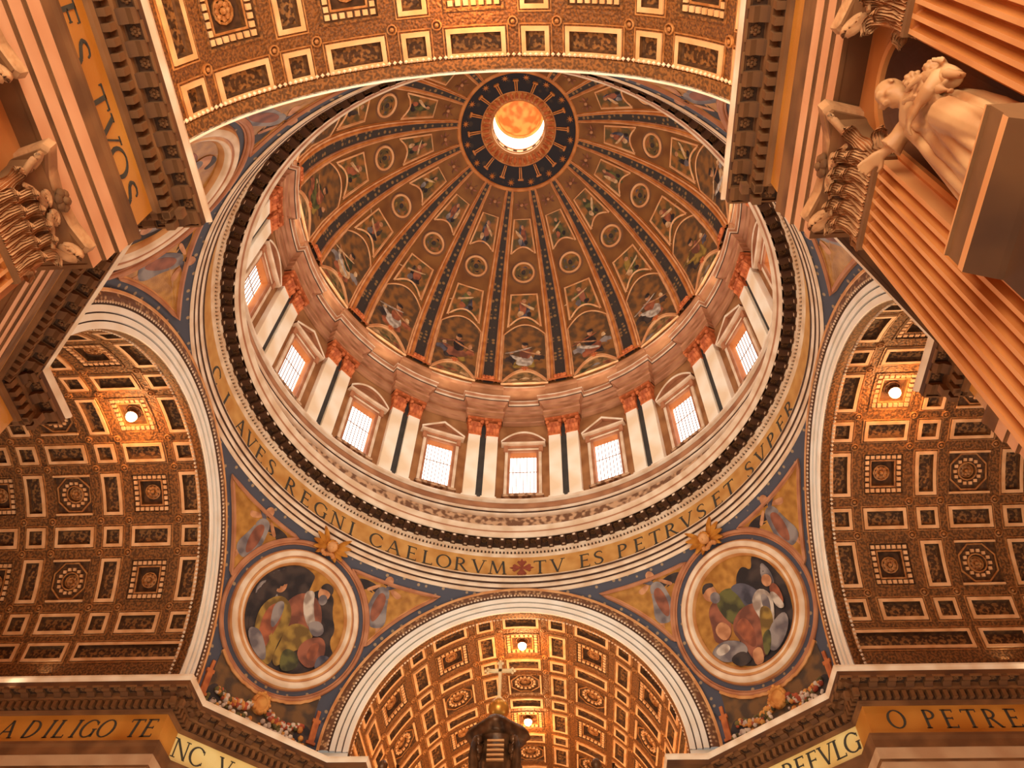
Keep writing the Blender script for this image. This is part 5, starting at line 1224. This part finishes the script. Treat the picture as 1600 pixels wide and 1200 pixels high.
child(.48, -.6, 4.22, .85, (.8, .6), [([(.05, .2, -.42), (.3, .14, -.85), (.36, .3, -.5), (.32, .42, -.38)], ARM), ([(.0, -.24, -.42), (.26, -.3, -.8), (.4, -.1, -.7), (.42, .05, -.62)], ARM)])
child(.42, -1.0, 3.6, .8, (.9, .1), [([(.05, .22, -.42), (.28, .34, -.7), (.42, .5, -.5), (.4, .6, -.42)], ARM), ([(.0, -.24, -.42), (.2, -.4, -.7), (.34, -.36, -.5)], ARM[:3]),
    ([(.05, .1, -1.1), (.4, .12, -1.35), (.3, .05, -1.8), (.42, .05, -1.84)], [.15, .13, .08, .06]), ([(.05, -.14, -1.1), (.34, -.25, -1.4), (.15, -.3, -1.85), (.3, -.34, -1.9)], [.15, .13, .08, .06])])

# ------------------------------------------------------------------ bronze canopy over the altar, only its top in view
BX, BY = .48, 0.0
can = empty('altar_canopy', (BX, BY, 0)); tag(can, 'dark bronze altar canopy top crowned by a gilt orb and cross', 'canopy')
b = MB(); b.ball((0, 0, 21.25), .45, 0, 20, 12); orb = b.build('orb', 'gilt', can, True)
b = MB()
b.box(-.075, .075, -.06, .06, 21.75, 23.5); b.box(-.55, .55, -.06, .06, 23.04, 23.19)
for x, z, dx, dz in ((0, 23.5, 0, 1), (-.55, 23.115, -1, 0), (.55, 23.115, 1, 0)):
    b.ball((x + dx * .1, 0, z + dz * .1), (.07, .06, .07), 0, 7, 5)
    for sg in (-1, 1): b.ball((x + (dz * sg * .1), 0, z + (dx * sg * .1)), (.07, .06, .07), 0, 7, 5)
b.lathe([(.2, 21.66), (.16, 21.74), (.07, 21.82), (.05, 21.95)], 12); b.build('cross', 'gilt_pale', can, True)
b = MB(); b.lathe([(.62, 20.36), (.5, 20.42), (.3, 20.5), (.34, 20.58), (.22, 20.66), (.18, 20.78), (.26, 20.84), (.2, 20.92)], 20)
for k in range(8):
    a = 2 * pi * k / 8; b.ball((.4 * cos(a), .4 * sin(a), 20.5), (.13, .13, .17), 0, 6, 4)
b.build('orb_stand', 'bronze', can, True)
b = MB(); n = 64
def cap_r(a, k): return k * (1.0 + .32 * abs(cos(2 * a)) ** 3)
b.loops([[(cap_r(a, k) * cos(a), cap_r(a, k) * sin(a), z + zz * abs(cos(2 * a)) ** 3) for a in [2 * pi * i / n for i in range(n)]] for k, z, zz in ((.4, 20.46, 0), (.66, 20.42, 0), (.86, 20.34, -.02), (1.0, 20.18, -.08), (1.03, 20.02, -.08), (.95, 19.94, -.05), (.9, 19.74, 0), (.8, 19.66, 0), (.0, 19.62, 0))], 0)
b.build('roof', 'bronze', can, True)
b = MB(); b.lathe([(.86, 19.66), (.76, 19.5), (.72, 18.2), (.9, 18.0), (.95, 17.6)], 24); dr = b.build('drum', 'bronze', can, True)
for j in range(5):
    q = MB(); q.box(-.34, .34, -.82, -.7, 19.32 - .2 * j, 19.4 - .2 * j); q.build('louvre', 'moulding_gold', dr)
b = MB(); pts = []
for k in range(22):
    t = k / 21; a = -.3 + 1.6 * 2 * pi * t; r = .2 * (1 - .8 * t); pts.append((.98 + r * cos(a), 0, 19.3 + r * sin(a)))
post = [(2.9, 0, 14.6), (2.5, 0, 15.6), (1.9, 0, 16.4), (1.3, 0, 17.1), (1.1, 0, 17.9), (1.22, 0, 18.7), (1.18, 0, 19.2)]
b.tube(post + pts, [.24, .24, .22, .2, .18, .15, .12] + [.09] * 22, 8, 0, False, 1.5)
for z, s in ((19.0, 1), (18.7, .8), (19.45, .9)): b.ball((1.0, 0, z), (.2 * s, .2 * s, .22 * s), 0, 8, 5)
VC = b.mesh('scroll_rib', 'bronze', True)
for k in range(4): put('scroll_rib', VC, can, RZ(45 + 90 * k))
b = MB(); b.loops([[(x * s, y * s, z) for x, y in ((-1, -1), (1, -1), (1, 1), (-1, 1))] for s, z in ((3.4, 14.2), (4.2, 14.2), (4.2, 13.8), (3.9, 13.6), (3.9, 12.6), (3.5, 12.4), (3.4, 12.4), (3.4, 14.2))], 0)
fr = b.build('entablature', 'bronze', can)
for sx in (-1, 1):
    for sy in (-1, 1):
        q = MB(); q.tube([(sx * 3.8 + .22 * cos(t * .9), sy * 3.8 + .22 * sin(t * .9), 12.5 - t * .62) for t in range(21)], .42, 10); q.build('twisted_column', 'bronze', can, True)
def bronze_angel(x, y, label):
    root = empty('bronze_angel', (x, y, 14.2)); tag(root, label, 'statue', None, 'bronze angels on the canopy corners')
    b = MB(); ls = []
    for h, r in ((0, .5), (.8, .46), (1.4, .38), (1.8, .3), (2.15, .34), (2.35, .22), (2.5, .12), (2.58, .1)): ls.append([(r * (1 + .08 * sin(7 * a)) * cos(a), r * .8 * (1 + .08 * sin(7 * a)) * sin(a), h) for a in [2 * pi * k / 20 for k in range(20)]])
    b.loops(ls); b.ngon(ls[0]); b.ball((0, -.03, 2.75), (.17, .18, .22), 0, 10, 7); b.ball((0, .04, 2.82), (.19, .19, .2), 0, 8, 5)
    b.tube([(-.3, 0, 2.15), (-.5, -.2, 1.8), (-.3, -.45, 1.75)], [.1, .09, .07], 7); b.tube([(.3, 0, 2.15), (.55, -.15, 2.3), (.6, -.2, 2.7)], [.1, .09, .06], 7)
    b.build('robed_figure', 'bronze', root, True)
    for sg in (-1, 1):
        w = MB(); pts = [(sg * .1, .2, 2.1), (sg * .4, .35, 2.55), (sg * .62, .45, 2.4), (sg * .6, .45, 1.6), (sg * .4, .4, 1.0), (sg * .2, .3, 1.4)]
        w.loops([pts, [(x_, y_ + .08, z_) for x_, y_, z_ in pts]]); w.fan(pts); w.fan([(x_, y_ + .08, z_) for x_, y_, z_ in pts]); w.build('wing', 'bronze', root)
bronze_angel(BX - 3.85, -3.2, 'dark bronze angel at the bottom edge left of the canopy top')
bronze_angel(BX + 3.85, -3.2, 'dark bronze angel at the bottom edge right of the canopy top')
